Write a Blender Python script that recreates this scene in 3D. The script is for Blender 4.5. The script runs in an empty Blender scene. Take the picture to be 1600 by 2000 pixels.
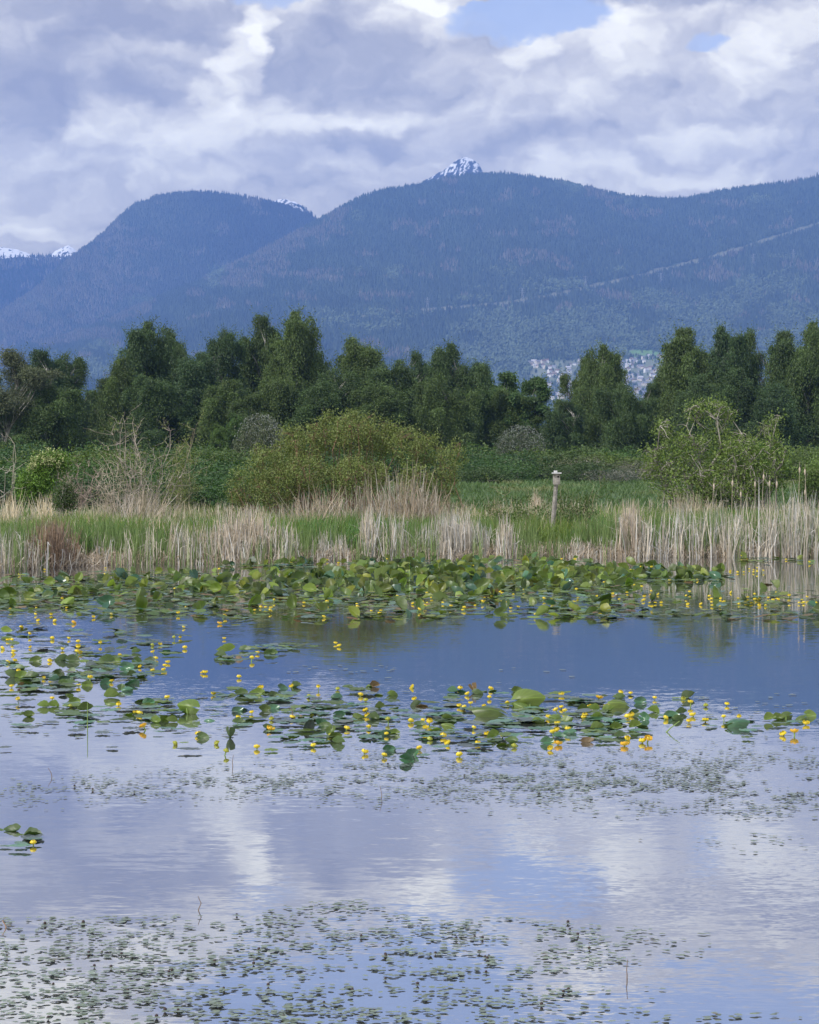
import bpy, math, random
import numpy as np
from mathutils import Vector, Matrix

# ------------------------------------------------------------------ camera, world, sun, exposure
SC = bpy.context.scene
COL = SC.collection
F = 4667.0            # focal length in photograph pixels (1600 wide)
HZ = 880.0            # row of the horizon
EYE = 2.7             # eye height over the pond
TH = math.atan(120.0 / F)
R = math.radians
rng = np.random.default_rng(7)
random.seed(7)

cam = bpy.data.cameras.new('camera')
cam.sensor_fit = 'HORIZONTAL'; cam.sensor_width = 24.0; cam.lens = F * 24.0 / 1600.0
cam.clip_start = 0.5; cam.clip_end = 60000
camo = bpy.data.objects.new('camera', cam); COL.objects.link(camo)
camo.location = (0, 0, EYE); camo.rotation_euler = (R(90) - TH, 0, 0)
SC.camera = camo

SUN_EL, SUN_AZ = 50.0, 232.0      # azimuth clockwise from +Y : behind the camera, to the left
sl = bpy.data.lights.new('sun', 'SUN'); sl.energy = 4.0; sl.angle = R(0.6); sl.color = (1.0, 0.965, 0.91)
so = bpy.data.objects.new('sun', sl); COL.objects.link(so)
sd = Vector((math.sin(R(SUN_AZ)) * math.cos(R(SUN_EL)), math.cos(R(SUN_AZ)) * math.cos(R(SUN_EL)), math.sin(R(SUN_EL))))
so.rotation_euler = sd.to_track_quat('Z', 'Y').to_euler()

SC.view_settings.view_transform = 'Standard'; SC.view_settings.look = 'None'
SC.view_settings.exposure = 0.2; SC.view_settings.gamma = 1.0
SC.cycles.use_denoising = True
SC.cycles.max_bounces = 6; SC.cycles.diffuse_bounces = 2; SC.cycles.glossy_bounces = 3
SC.cycles.transmission_bounces = 3; SC.cycles.transparent_max_bounces = 8; SC.cycles.volume_bounces = 0


class NT:
    """small helper that writes node expressions"""
    def __init__(s, tree):
        s.t = tree; s.t.nodes.clear()
    def n(s, kind, **kw):
        nd = s.t.nodes.new(kind)
        for k, v in kw.items(): setattr(nd, k, v)
        return nd
    def put(s, sock, v):
        if isinstance(v, bpy.types.NodeSocket): s.t.links.new(v, sock)
        elif v is not None: sock.default_value = v
    def m(s, op, a, b=None, c=None, clamp=False):
        nd = s.n('ShaderNodeMath', operation=op, use_clamp=clamp)
        for i, v in enumerate((a, b, c)):
            if v is not None: s.put(nd.inputs[i], v)
        return nd.outputs[0]
    def v(s, op, a, b=None):
        nd = s.n('ShaderNodeVectorMath', operation=op)
        s.put(nd.inputs[0], a)
        if b is not None: s.put(nd.inputs[1], b)
        return nd.outputs[0]
    def sep(s, a):
        nd = s.n('ShaderNodeSeparateXYZ'); s.put(nd.inputs[0], a); return nd.outputs
    def comb(s, x, y, z):
        nd = s.n('ShaderNodeCombineXYZ')
        for i, q in enumerate((x, y, z)): s.put(nd.inputs[i], q)
        return nd.outputs[0]
    def noise(s, vec, scale, detail=4, rough=0.55, dist=0.0, col=False):
        nd = s.n('ShaderNodeTexNoise')
        if getattr(s, 'two_d', False): nd.noise_dimensions = '2D'
        s.put(nd.inputs['Vector'], vec)
        nd.inputs['Scale'].default_value = scale; nd.inputs['Detail'].default_value = detail
        nd.inputs['Roughness'].default_value = rough; nd.inputs['Distortion'].default_value = dist
        return nd.outputs['Color' if col else 'Fac']
    def mix(s, f, a, b):
        nd = s.n('ShaderNodeMix', data_type='RGBA'); s.put(nd.inputs[0], f)
        s.put(nd.inputs[6], rgb(a)); s.put(nd.inputs[7], rgb(b)); return nd.outputs[2]
    def mul(s, a, b):
        nd = s.n('ShaderNodeMix', data_type='RGBA', blend_type='MULTIPLY'); nd.inputs[0].default_value = 1
        s.put(nd.inputs[6], rgb(a)); s.put(nd.inputs[7], rgb(b)); return nd.outputs[2]
    def ramp(s, f, stops, mode='LINEAR'):
        nd = s.n('ShaderNodeValToRGB'); cr = nd.color_ramp; cr.interpolation = mode
        while len(cr.elements) < len(stops): cr.elements.new(0.5)
        for e, (p, c) in zip(cr.elements, stops): e.position = p; e.color = rgb(c)
        s.put(nd.inputs[0], f); return nd.outputs[0]
    def rng(s, x, a, b, c=0.0, d=1.0, smooth=True):
        nd = s.n('ShaderNodeMapRange', interpolation_type='SMOOTHSTEP' if smooth else 'LINEAR')
        for i, q in enumerate((x, a, b, c, d)): s.put(nd.inputs[i], q)
        return nd.outputs[0]


def rgb(c):
    if isinstance(c, (tuple, list)) and len(c) == 3: return (c[0], c[1], c[2], 1.0)
    return c


HAZE_DENSITY = 0.97e-4; HAZE_COLOR = (0.21, 0.41, 1.0)

# --- sky: Nishita air with a layer of broken cumulus written in world directions
W = bpy.data.worlds.new('World'); SC.world = W; W.use_nodes = True
w = NT(W.node_tree)
tc = w.n('ShaderNodeTexCoord').outputs['Generated']
dx, dy, dz = w.sep(tc)
az = w.m('ARCTAN2', dx, dy)
el = w.m('ARCSINE', dz)
U = w.m('MULTIPLY_ADD', az, F / 1000, 0.8)            # azimuth, in thousandths of the lens' units
V = w.m('SUBTRACT', HZ / 1000, w.m('MULTIPLY', el, F / 1000))  # falls with elevation
w.two_d = True
P = w.comb(U, w.m('MULTIPLY', V, 1.5), 0.0)
wob = w.v('SUBTRACT', w.noise(P, 3.6, 4, 0.6, col=True), (0.5, 0.5, 0.5))
P2 = w.v('ADD', P, w.v('MULTIPLY', wob, (0.20, 0.18, 0.0)))
wob2 = w.v('SUBTRACT', w.noise(P, 16.0, 5, 0.62, col=True), (0.5, 0.5, 0.5))
P3 = w.v('ADD', P2, w.v('MULTIPLY', wob2, (0.055, 0.045, 0.0)))
su, sv, _ = w.sep(P3)
def blob(cx, cy, rx, ry, amp, soft=1.0):
    a = w.m('DIVIDE', w.m('SUBTRACT', su, cx / 1000), rx / 1000)
    b = w.m('DIVIDE', w.m('SUBTRACT', sv, cy * 1.5 / 1000), ry * 1.5 / 1000)
    d = w.m('ADD', w.m('MULTIPLY', a, a), w.m('MULTIPLY', b, b))
    return w.rng(d, 1.0 + 0.6 * soft, max(0.0, 1.0 - 0.9 * soft), 0.0, amp)
def total(lst):
    acc = None
    for q in lst:
        s_ = blob(*q); acc = s_ if acc is None else w.m('ADD', acc, s_)
    return acc
CLOUDS = [  # centre, radii, brightness
    (90, 110, 290, 120, -0.30), (330, 40, 170, 60, -0.22), (40, 205, 150, 60, -0.22), (640, 130, 200, 75, -0.22),
    (300, 250, 230, 60, 0.20), (470, 120, 60, 60, 0.34, 0.6), (415, 190, 60, 42, 0.26, 0.7), (500, 72, 40, 36, 0.36, 0.9), (140, 320, 120, 30, 0.10),
    (700, 60, 150, 50, -0.16), (830, 10, 60, 20, 0.42, 0.9), (1005, 118, 60, 32, 0.32, 0.9), (1130, 90, 110, 46, 0.16, 0.7),
    (1260, 70, 90, 40, 0.08), (1190, 45, 50, 26, 0.17, 0.8), (1460, 120, 80, 40, 0.22, 0.9), (1440, 175, 110, 26, 0.09), (1330, 10, 380, 28, -0.26),
    (1090, 205, 190, 30, 0.12), (880, 285, 330, 34, -0.20), (1500, 230, 230, 34, -0.06), (1330, 270, 160, 28, 0.18),
    (1150, 315, 90, 38, 0.22, 0.7), (700, 235, 170, 26, 0.14), (120, 400, 200, 55, 0.10), (60, 460, 60, 20, 0.22, 0.7),
    (560, 330, 200, 30, -0.04), (1370, 350, 120, 26, 0.20, 0.7), (1560, 320, 90, 30, -0.10), (150, 285, 60, 24, 0.18, 0.8),
    # above the frame: only the pond mirrors these
    (70, -170, 130, 110, 0.26), (400, -40, 120, 80, 0.12), (860, -10, 60, 120, 0.10), (1190, -150, 85, 75, 0.16), (60, -60, 150, 60, -0.1)]
HOLES = [(1010, 52, 155, 50, 1.0, 0.7), (1400, 108, 75, 22, 0.8, 0.8), (1070, 12, 150, 20, 0.5, 0.9), (520, 14, 75, 24, 0.7, 0.9), (720, -125, 380, 80, 1.0, 1.0), (560, -205, 360, 80, 1.05, 1.0), (1000, -240, 460, 70, 1.0, 1.0), (1470, -190, 240, 90, 0.85, 1.0)]
def puff(vec, sc):
    nd = w.n('ShaderNodeTexVoronoi', feature='SMOOTH_F1', voronoi_dimensions='2D'); w.put(nd.inputs['Vector'], vec); nd.inputs['Scale'].default_value = sc; nd.inputs['Detail'].default_value = 0.0
    nd.inputs['Smoothness'].default_value = 0.35; return w.m('SUBTRACT', 0.5, nd.outputs['Distance'])
fb = w.noise(P3, 4.4, 8, 0.52)
fb2 = w.noise(w.v('ADD', P3, (0.014, 0.046, 0.0)), 4.4, 8, 0.52)
low = w.noise(P2, 1.9, 3, 0.5)
relief = w.m('MULTIPLY', w.m('SUBTRACT', fb, fb2), 1.0)
far = w.rng(el, 0.25, 0.5)                                # outside the framed part of the sky the layer is free noise
B = w.m('ADD', w.m('ADD', w.m('MULTIPLY', total(CLOUDS), w.m('SUBTRACT', 1.0, far)), 0.50),
        w.m('ADD', relief, w.m('MULTIPLY', w.m('SUBTRACT', fb, 0.5), 0.34)))
B = w.m('ADD', B, w.m('MULTIPLY_ADD', w.m('ADD', w.m('MULTIPLY', puff(P3, 8.0), 0.6), w.m('MULTIPLY', puff(P3, 21.0), 0.4)), 0.30, -0.02))
B = w.m('ADD', B, w.m('MULTIPLY', w.m('SUBTRACT', low, 0.5), 0.25))
cc = w.ramp(B, [(0.0, (3.2, 3.05, 3.1)), (0.25, (4.2, 4.0, 3.8)), (0.5, (6.3, 5.95, 5.25)), (0.75, (8.7, 8.3, 6.9)), (1.0, (10.4, 10.0, 8.3))])
sky = w.n('ShaderNodeTexSky', sky_type='NISHITA'); sky.sun_disc = False
sky.sun_elevation = R(SUN_EL); sky.sun_rotation = R(SUN_AZ); sky.air_density = 1.0; sky.dust_density = 0.6; sky.ozone_density = 2.0
skyc = w.mul(sky.outputs[0], (1.45, 1.15, 1.12))
hole = w.m('ADD', total(HOLES), w.m('MULTIPLY', w.m('SUBTRACT', fb, 0.5), 1.3))
hole = w.m('ADD', hole, w.m('MULTIPLY', far, w.m('MULTIPLY_ADD', low, 2.4, -0.9)))
hm = w.rng(hole, 0.25, 0.95, 0.0, 0.92)
cc = w.mul(cc, w.mix(far, (1.0, 1.0, 1.0), (0.72, 0.82, 1.12)))
col = w.mix(hm, cc, skyc)
bg = w.n('ShaderNodeBackground'); w.put(bg.inputs[0], col); bg.inputs[1].default_value = 0.15
w.t.links.new(bg.outputs[0], w.n('ShaderNodeOutputWorld').inputs[0])
W.cycles.sampling_method = 'MANUAL'; W.cycles.sample_map_resolution = 1024

# ------------------------------------------------------------------ projection helpers
def ray(X, Y):
    a = (X - 800.0) / F; b = (1000.0 - Y) / F
    return np.array([a, math.cos(TH) + b * math.sin(TH), -math.sin(TH) + b * math.cos(TH)])
def onz(X, Y, z=0.0):
    d = ray(X, Y); t = (z - EYE) / d[2]
    return np.array([d[0] * t, d[1] * t, z])
def atd(X, Y, D):
    d = ray(X, Y); t = D / d[1]
    return np.array([d[0] * t, D, EYE + d[2] * t])
def zat(Y, D):
    return EYE + D * (ray(800, Y)[2] / ray(800, Y)[1])
def xat(X, D): return (X - 800.0) / F * D / (math.cos(TH))
def ppm(D): return F / D          # photo pixels per metre at distance D

# ------------------------------------------------------------------ mesh helpers
def mk(name, Vv, faces, mat=None, parent=None, tint=None, smooth=False, link=True):
    me = bpy.data.meshes.new(name)
    Vv = np.asarray(Vv, dtype=np.float32).reshape(-1, 3)
    if not isinstance(faces, (list, tuple)): faces = [faces]
    faces = [np.asarray(f, dtype=np.int32) for f in faces if len(f)]
    loops = np.concatenate([f.ravel() for f in faces]); tot = np.concatenate([np.full(len(f), f.shape[1], np.int32) for f in faces])
    me.vertices.add(len(Vv)); me.vertices.foreach_set('co', Vv.ravel())
    me.loops.add(len(loops)); me.loops.foreach_set('vertex_index', loops)
    me.polygons.add(len(tot)); me.polygons.foreach_set('loop_start', np.concatenate([[0], np.cumsum(tot)[:-1]]).astype(np.int32))
    me.polygons.foreach_set('use_smooth', np.full(len(tot), bool(smooth)))
    me.update(calc_edges=True)
    if tint is not None:
        t = np.asarray(tint, dtype=np.float32)
        if t.ndim == 1: t = np.stack([t, t, t], 1)
        at = me.attributes.new('tint', 'FLOAT_COLOR', 'POINT')
        at.data.foreach_set('color', np.concatenate([t, np.ones((len(t), 1), np.float32)], 1).astype(np.float32).ravel())
    if mat is not None: me.materials.append(mat)
    if not link: return me
    o = bpy.data.objects.new(name, me); COL.objects.link(o)
    if parent is not None: o.parent = parent
    return o
def gridfaces(a, b):
    i, j = np.meshgrid(np.arange(a - 1), np.arange(b - 1), indexing='ij'); k = (i * b + j).ravel()
    return np.stack([k, k + 1, k + b + 1, k + b], 1)
class Acc:
    """accumulates several vertex/face/tint arrays into one mesh"""
    def __init__(s): s.V = []; s.Fq = []; s.Ft = []; s.T = []; s.n = 0
    def add(s, Vv, quads=None, tris=None, tint=1.0):
        Vv = np.asarray(Vv, float).reshape(-1, 3)
        if quads is not None and len(quads): s.Fq.append(np.asarray(quads) + s.n)
        if tris is not None and len(tris): s.Ft.append(np.asarray(tris) + s.n)
        t = np.asarray(tint, float)
        if t.ndim == 0: t = np.full((len(Vv), 3), float(t))
        elif t.ndim == 1 and len(t) == 3 and len(Vv) != 3: t = np.tile(t, (len(Vv), 1))
        elif t.ndim == 1: t = np.stack([t] * 3, 1)
        s.V.append(Vv); s.T.append(t); s.n += len(Vv)
    def build(s, name, mat, parent=None, smooth=False, link=True):
        fs = []
        if s.Fq: fs.append(np.concatenate(s.Fq))
        if s.Ft: fs.append(np.concatenate(s.Ft))
        return mk(name, np.concatenate(s.V), fs, mat, parent, np.concatenate(s.T), smooth, link)
def unit(a): return a / np.maximum(np.linalg.norm(a, axis=-1, keepdims=True), 1e-9)
def ribbons(Pp, Wd, side):
    """Pp (n,k,3) centre lines, Wd (n,k) half widths, side (n,3)"""
    n, k, _ = Pp.shape
    L = Pp - side[:, None, :] * Wd[..., None]; Rr = Pp + side[:, None, :] * Wd[..., None]
    Vv = np.stack([L, Rr], 2).reshape(n, 2 * k, 3)
    b = (np.arange(n) * 2 * k)[:, None, None]; j = (np.arange(k - 1) * 2)[None, :, None]
    q = b + j + np.array([0, 1, 3, 2])[None, None, :]
    return Vv.reshape(-1, 3), q.reshape(-1, 4)
def tubes(Pp, Rd, sides=4):
    n, k, _ = Pp.shape
    T = np.gradient(Pp, axis=1); T = unit(T)
    ref = np.where(np.abs(T[..., 2:3]) > 0.8, np.array([1.0, 0, 0]), np.array([0, 0, 1.0]))
    A = unit(np.cross(T, ref)); Bn = np.cross(T, A)
    ang = np.arange(sides) * 2 * math.pi / sides
    ring = Pp[:, :, None, :] + Rd[:, :, None, None] * (np.cos(ang)[None, None, :, None] * A[:, :, None, :] + np.sin(ang)[None, None, :, None] * Bn[:, :, None, :])
    b = (np.arange(n) * k * sides)[:, None, None, None]; j = (np.arange(k - 1) * sides)[None, :, None, None]; i = np.arange(sides)[None, None, :, None]
    i2 = (i + 1) % sides
    q = np.concatenate([b + j + i, b + j + i2, b + j + sides + i2, b + j + sides + i], 3)
    return ring.reshape(-1, 3), q.reshape(-1, 4)
def leaves(C, axis, ln, wd, g, bend=0.25):
    """pointed leaves (two quads folded on the midrib would be costly: one bent diamond of two triangles)"""
    n = len(C); axis = unit(axis)
    s = unit(np.cross(axis, unit(g.normal(size=(n, 3))) + 1e-6)); nn = np.cross(axis, s)
    ln = np.broadcast_to(ln, (n,))[:, None]; wd = np.broadcast_to(wd, (n,))[:, None]
    v0 = C - axis * ln / 2; v2 = C + axis * ln / 2
    v1 = C + s * wd / 2 + nn * wd * bend; v3 = C - s * wd / 2 + nn * wd * bend
    Vv = np.stack([v0, v1, v2, v3], 1)
    b = np.arange(n)[:, None] * 4
    t = np.concatenate([b + np.array([0, 1, 2]), b + np.array([0, 2, 3])], 0)
    return Vv.reshape(-1, 3), t
def vnoise(x, y, seed=0):
    def h(i, j):
        q = (i.astype(np.int64) * 374761393 + j.astype(np.int64) * 668265263 + seed * 974634777) & 0xffffffff
        q = ((q ^ (q >> 13)) * 1274126177) & 0xffffffff
        return ((q ^ (q >> 16)) & 0xffff) / 65535.0
    i = np.floor(x); j = np.floor(y); fx = x - i; fy = y - j
    fx = fx * fx * (3 - 2 * fx); fy = fy * fy * (3 - 2 * fy)
    return (h(i, j) * (1 - fx) + h(i + 1, j) * fx) * (1 - fy) + (h(i, j + 1) * (1 - fx) + h(i + 1, j + 1) * fx) * fy
def fbm(x, y, o=4, seed=0):
    a = 0; t = 0; k = 1.0
    x = np.asarray(x, float); y = np.asarray(y, float)
    for q in range(o):
        a = a + k * vnoise(x * 2 ** q + 17 * q, y * 2 ** q - 9 * q, seed + q); t += k; k *= 0.5
    return a / t

# ------------------------------------------------------------------ object bookkeeping
def tag(o, label=None, cat=None, group=None, kind=None):
    if label: o['label'] = label
    if cat: o['category'] = cat
    if group: o['group'] = group
    if kind: o['kind'] = kind
    return o
def empty(name, loc=(0, 0, 0), rz=0.0, sc=1.0):
    o = bpy.data.objects.new(name, None); COL.objects.link(o); o.location = loc; o.rotation_euler = (0, 0, rz)
    o.scale = (sc, sc, sc) if not isinstance(sc, tuple) else sc
    o.empty_display_size = 0.2
    return o
def copy_tree(o, kids, parent=None):
    c = o.copy(); COL.objects.link(c); c.parent = parent
    for ch in kids.get(o.name, []): copy_tree(ch, kids, c)
    return c
ORD = 'first second third fourth fifth sixth seventh eighth ninth tenth'.split()
BANDS = {1: [''], 2: ['nearer half of ', 'farther half of '], 3: ['nearest third of ', 'middle third of ', 'farthest third of '],
         4: ['nearest quarter of ', 'second nearest quarter of ', 'second farthest quarter of ', 'farthest quarter of '],
         5: ['nearest fifth of ', 'second nearest fifth of ', 'middle fifth of ', 'second farthest fifth of ', 'farthest fifth of ']}
def name_all(items, what, place):
    """items: [(obj, x, nearness)] -> a label of its own for each, counted from the left inside depth bands"""
    items = sorted(items, key=lambda q: -q[2]); n = len(items)
    nb = min(5, max(1, math.ceil(n / 9))); per = math.ceil(n / nb)
    for b in range(nb):
        part = sorted(items[b * per:(b + 1) * per], key=lambda q: q[1]); m_ = len(part)
        for i, (o, _, _) in enumerate(part):
            if m_ == 1: t = 'lone %s in %s%s' % (what, BANDS[nb][b], place)
            elif i == 0: t = 'leftmost %s in %s%s' % (what, BANDS[nb][b], place)
            elif i == m_ - 1: t = 'rightmost %s in %s%s' % (what, BANDS[nb][b], place)
            elif len(what + BANDS[nb][b] + place) > 62: t = '%s %s in %s%s' % (ORD[min(i, 9)] + ' from left', what, BANDS[nb][b].replace('quarter of ', '').replace('fifth of ', ''), place)
            elif i < 10: t = '%s %s from left in %s%s' % (ORD[i], what, BANDS[nb][b], place)
            else: t = '%s %s from right in %s%s' % (ORD[min(9, m_ - 1 - i)], what, BANDS[nb][b], place)
            o['label'] = t

# ------------------------------------------------------------------ materials
def material(name): 
    m_ = bpy.data.materials.new(name); m_.use_nodes = True
    return m_, NT(m_.node_tree)
def leafmat(name, base, rough=0.55, trans=0.25, var=0.25, spec=0.4, tinted=True, hue=(1.25, 1.05, 0.7)):
    m_, t = material(name)
    col = rgb(base)
    oi = t.n('ShaderNodeObjectInfo').outputs['Random']
    v_ = t.m('MULTIPLY_ADD', oi, 2 * var, 1 - var)
    c1 = t.mix(oi, base, tuple(b * h for b, h in zip(base, hue)))
    c1 = t.v('SCALE', c1); c1.node.inputs['Scale'].default_value = 1.0; t.put(c1.node.inputs['Scale'], v_)
    if tinted:
        at = t.n('ShaderNodeAttribute', attribute_name='tint').outputs['Color']; c1 = t.mul(c1, at)
    p = t.n('ShaderNodeBsdfPrincipled'); t.put(p.inputs['Base Color'], c1); p.inputs['Roughness'].default_value = rough
    p.inputs['Specular IOR Level'].default_value = spec
    tr = t.n('ShaderNodeBsdfTranslucent'); t.put(tr.inputs[0], t.mul(c1, (1.15, 1.3, 0.6)))
    mx = t.n('ShaderNodeMixShader'); mx.inputs[0].default_value = trans
    t.t.links.new(p.outputs[0], mx.inputs[1]); t.t.links.new(tr.outputs[0], mx.inputs[2])
    t.t.links.new(mx.outputs[0], t.n('ShaderNodeOutputMaterial').inputs[0])
    return m_
def plain(name, base, rough=0.8, tinted=False, noise=0.0, scale=20.0, spec=0.3):
    m_, t = material(name); c1 = rgb(base)
    if noise:
        tcn = t.n('ShaderNodeTexCoord').outputs['Object']
        f = t.noise(tcn, scale, 5, 0.6); c1 = t.mix(t.rng(f, 0.3, 0.7), tuple(b * (1 - noise) for b in base), tuple(min(1, b * (1 + noise)) for b in base))
    if tinted: c1 = t.mul(c1, t.n('ShaderNodeAttribute', attribute_name='tint').outputs['Color'])
    p = t.n('ShaderNodeBsdfPrincipled'); t.put(p.inputs['Base Color'], c1); p.inputs['Roughness'].default_value = rough
    p.inputs['Specular IOR Level'].default_value = spec
    t.t.links.new(p.outputs[0], t.n('ShaderNodeOutputMaterial').inputs[0])
    return m_

M_BIRCH = leafmat('birch_leaf', (0.058, 0.104, 0.036), trans=0.2, var=0.12)
M_ALDER = leafmat('alder_leaf', (0.070, 0.130, 0.036), trans=0.25, var=0.12)
M_WILLOW = leafmat('willow_leaf', (0.070, 0.095, 0.060), trans=0.2, var=0.1)
M_BRAMBLE = leafmat('bramble_leaf', (0.040, 0.092, 0.025), var=0.22)
M_SHRUB = leafmat('shrub_leaf', (0.060, 0.105, 0.028), var=0.2)
M_OLIVE = leafmat('dogwood_leaf', (0.160, 0.200, 0.055), var=0.05)
M_GREENB = leafmat('shrub_bright_leaf', (0.115, 0.185, 0.050), var=0.05)
M_ELDER = leafmat('elder_leaf', (0.080, 0.170, 0.030), var=0.05)
M_GRASS = leafmat('grass_blade', (0.098, 0.185, 0.058), trans=0.35, var=0.0)
M_CATGREEN = leafmat('cattail_blade', (0.125, 0.200, 0.095), trans=0.3, var=0.0)
M_STRAW = leafmat('dead_reed', (0.47, 0.445, 0.40), rough=0.8, trans=0.15, var=0.0, spec=0.1, hue=(1, 1, 1))
M_BARK = plain('birch_bark', (0.25, 0.24, 0.215), 0.9, noise=0.55, scale=1.4)
M_TWIG = plain('grey_twig', (0.34, 0.31, 0.27), 0.9, tinted=True)
M_REDTWIG = plain('red_twig', (0.22, 0.12, 0.085), 0.85, tinted=True)
M_BLOSSOM = plain('cream_blossom', (0.48, 0.50, 0.24), 0.8, tinted=True)
M_WHITEB = plain('white_blossom', (0.26, 0.28, 0.25), 0.8, tinted=True)
M_FOREST = plain('forest', (1, 1, 1), 0.95, tinted=True, spec=0.1)
M_MOUNT = plain('mountain_ground', (1, 1, 1), 0.95, tinted=True, spec=0.1)

# pond water: mirror with small wind ripples written as slopes
M_WATER, t = material('pond_water')
tco = t.n('ShaderNodeNewGeometry').outputs['Position']
def slope(scale, sx, sy, amp, det=2):
    q = t.noise(t.v('MULTIPLY', tco, (sx, sy, 1.0)), scale, det, 0.5, col=True)
    q = t.v('SUBTRACT', q, (0.5, 0.5, 0.5))
    return t.v('MULTIPLY', q, (amp, amp, 0.0))
wind = t.rng(t.noise(t.v('MULTIPLY', tco, (0.10, 0.07, 1.0)), 1.0, 3, 0.6), 0.42, 0.62)
s1 = slope(1.0, 0.5, 1.3, 0.005)
s2 = slope(1.0, 3.0, 10.0, 0.020)
s3 = slope(1.0, 14.0, 46.0, 0.028, 1)
s3m = t.n('ShaderNodeVectorMath', operation='SCALE'); t.put(s3m.inputs[0], s3); t.put(s3m.inputs['Scale'], t.m('MULTIPLY_ADD', wind, 1.5, 0.40))
ssum = t.v('ADD', t.v('ADD', s1, s2), s3m.outputs[0])
nrm = t.v('NORMALIZE', t.v('ADD', ssum, (0.0, 0.0, 1.0)))
gl = t.n('ShaderNodeBsdfGlossy'); gl.inputs['Roughness'].default_value = 0.015; gl.inputs['Color'].default_value = (0.96, 0.96, 0.97, 1)
t.put(gl.inputs['Normal'], nrm)
df = t.n('ShaderNodeBsdfDiffuse'); df.inputs['Color'].default_value = (0.050, 0.052, 0.048, 1)
fr = t.n('ShaderNodeFresnel'); fr.inputs['IOR'].default_value = 1.33; t.put(fr.inputs['Normal'], nrm)
fac = t.rng(fr.outputs[0], 0.05, 0.75, 0.60, 0.86, smooth=False)
mx = t.n('ShaderNodeMixShader'); t.put(mx.inputs[0], fac)
t.t.links.new(df.outputs[0], mx.inputs[1]); t.t.links.new(gl.outputs[0], mx.inputs[2])
t.t.links.new(mx.outputs[0], t.n('ShaderNodeOutputMaterial').inputs[0])

# meadow ground
M_GROUND, t = material('meadow_ground')
g_ = t.n('ShaderNodeNewGeometry').outputs['Position']
a1 = t.noise(g_, 0.12, 5, 0.6); a2 = t.noise(g_, 3.0, 4, 0.6)
c_ = t.mix(t.rng(a1, 0.35, 0.65), (0.055, 0.100, 0.052), (0.085, 0.135, 0.070))
c_ = t.mix(t.rng(a2, 0.55, 0.75, 0.0, 0.55), c_, (0.15, 0.13, 0.075))
yy = t.sep(g_)[1]
c_ = t.mix(t.rng(yy, 59.0, 64.0, 1.0, 0.0), c_, (0.085, 0.060, 0.040))
p = t.n('ShaderNodeBsdfPrincipled'); t.put(p.inputs['Base Color'], c_); p.inputs['Roughness'].default_value = 1.0; p.inputs['Specular IOR Level'].default_value = 0.1
t.t.links.new(p.outputs[0], t.n('ShaderNodeOutputMaterial').inputs[0])

# ------------------------------------------------------------------ ground, bank and water
EDGE = np.array([(-600, 1122), (0, 1118), (60, 1111), (200, 1104), (330, 1101), (560, 1101), (640, 1094), (800, 1091), (1000, 1090), (1200, 1088), (1600, 1087.5), (2200, 1087)], float)
def edgeD(X): return F * EYE / (np.interp(X, EDGE[:, 0], EDGE[:, 1]) - HZ)
exs = np.array([onz(a, b)[:2] for a, b in EDGE])
def edgey(x): return np.interp(x, exs[:, 0], exs[:, 1])
def gz(x, y):
    """ground height"""
    d = y - edgey(x)
    base = np.interp(d, [-4, -1.2, 0, 0.5, 2.5, 6, 150, 6000], [-0.9, -0.35, -0.03, 0.07, 0.18, 0.28, 0.42, 12.0])
    return base + np.where(d > 1.0, (fbm(x * 0.25, y * 0.25, 3, 5) - 0.5) * 0.16, 0)
ys = np.concatenate([[-60, 0, 20, 40, 48], np.arange(50, 66, 0.4), np.arange(66, 120, 1.5), np.arange(120, 300, 6), [320, 400, 600, 1000, 2000, 3500, 4600, 5600, 9000, 10600]])
us = np.linspace(-1, 1, 161)
Y2, U2 = np.meshgrid(ys, us, indexing='ij')
X2 = U2 * (60 + np.maximum(Y2, 0) * 0.9)
Z2 = gz(X2, Y2)
tag(mk('ground', np.stack([X2, Y2, Z2], -1), gridfaces(len(ys), len(us)), M_GROUND, smooth=True), kind='structure')
tag(mk('pond_water', [(-90, -55, 0), (90, -55, 0), (90, 70, 0), (-90, 70, 0)], np.array([[0, 1, 2, 3]]), M_WATER), kind='structure')

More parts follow.
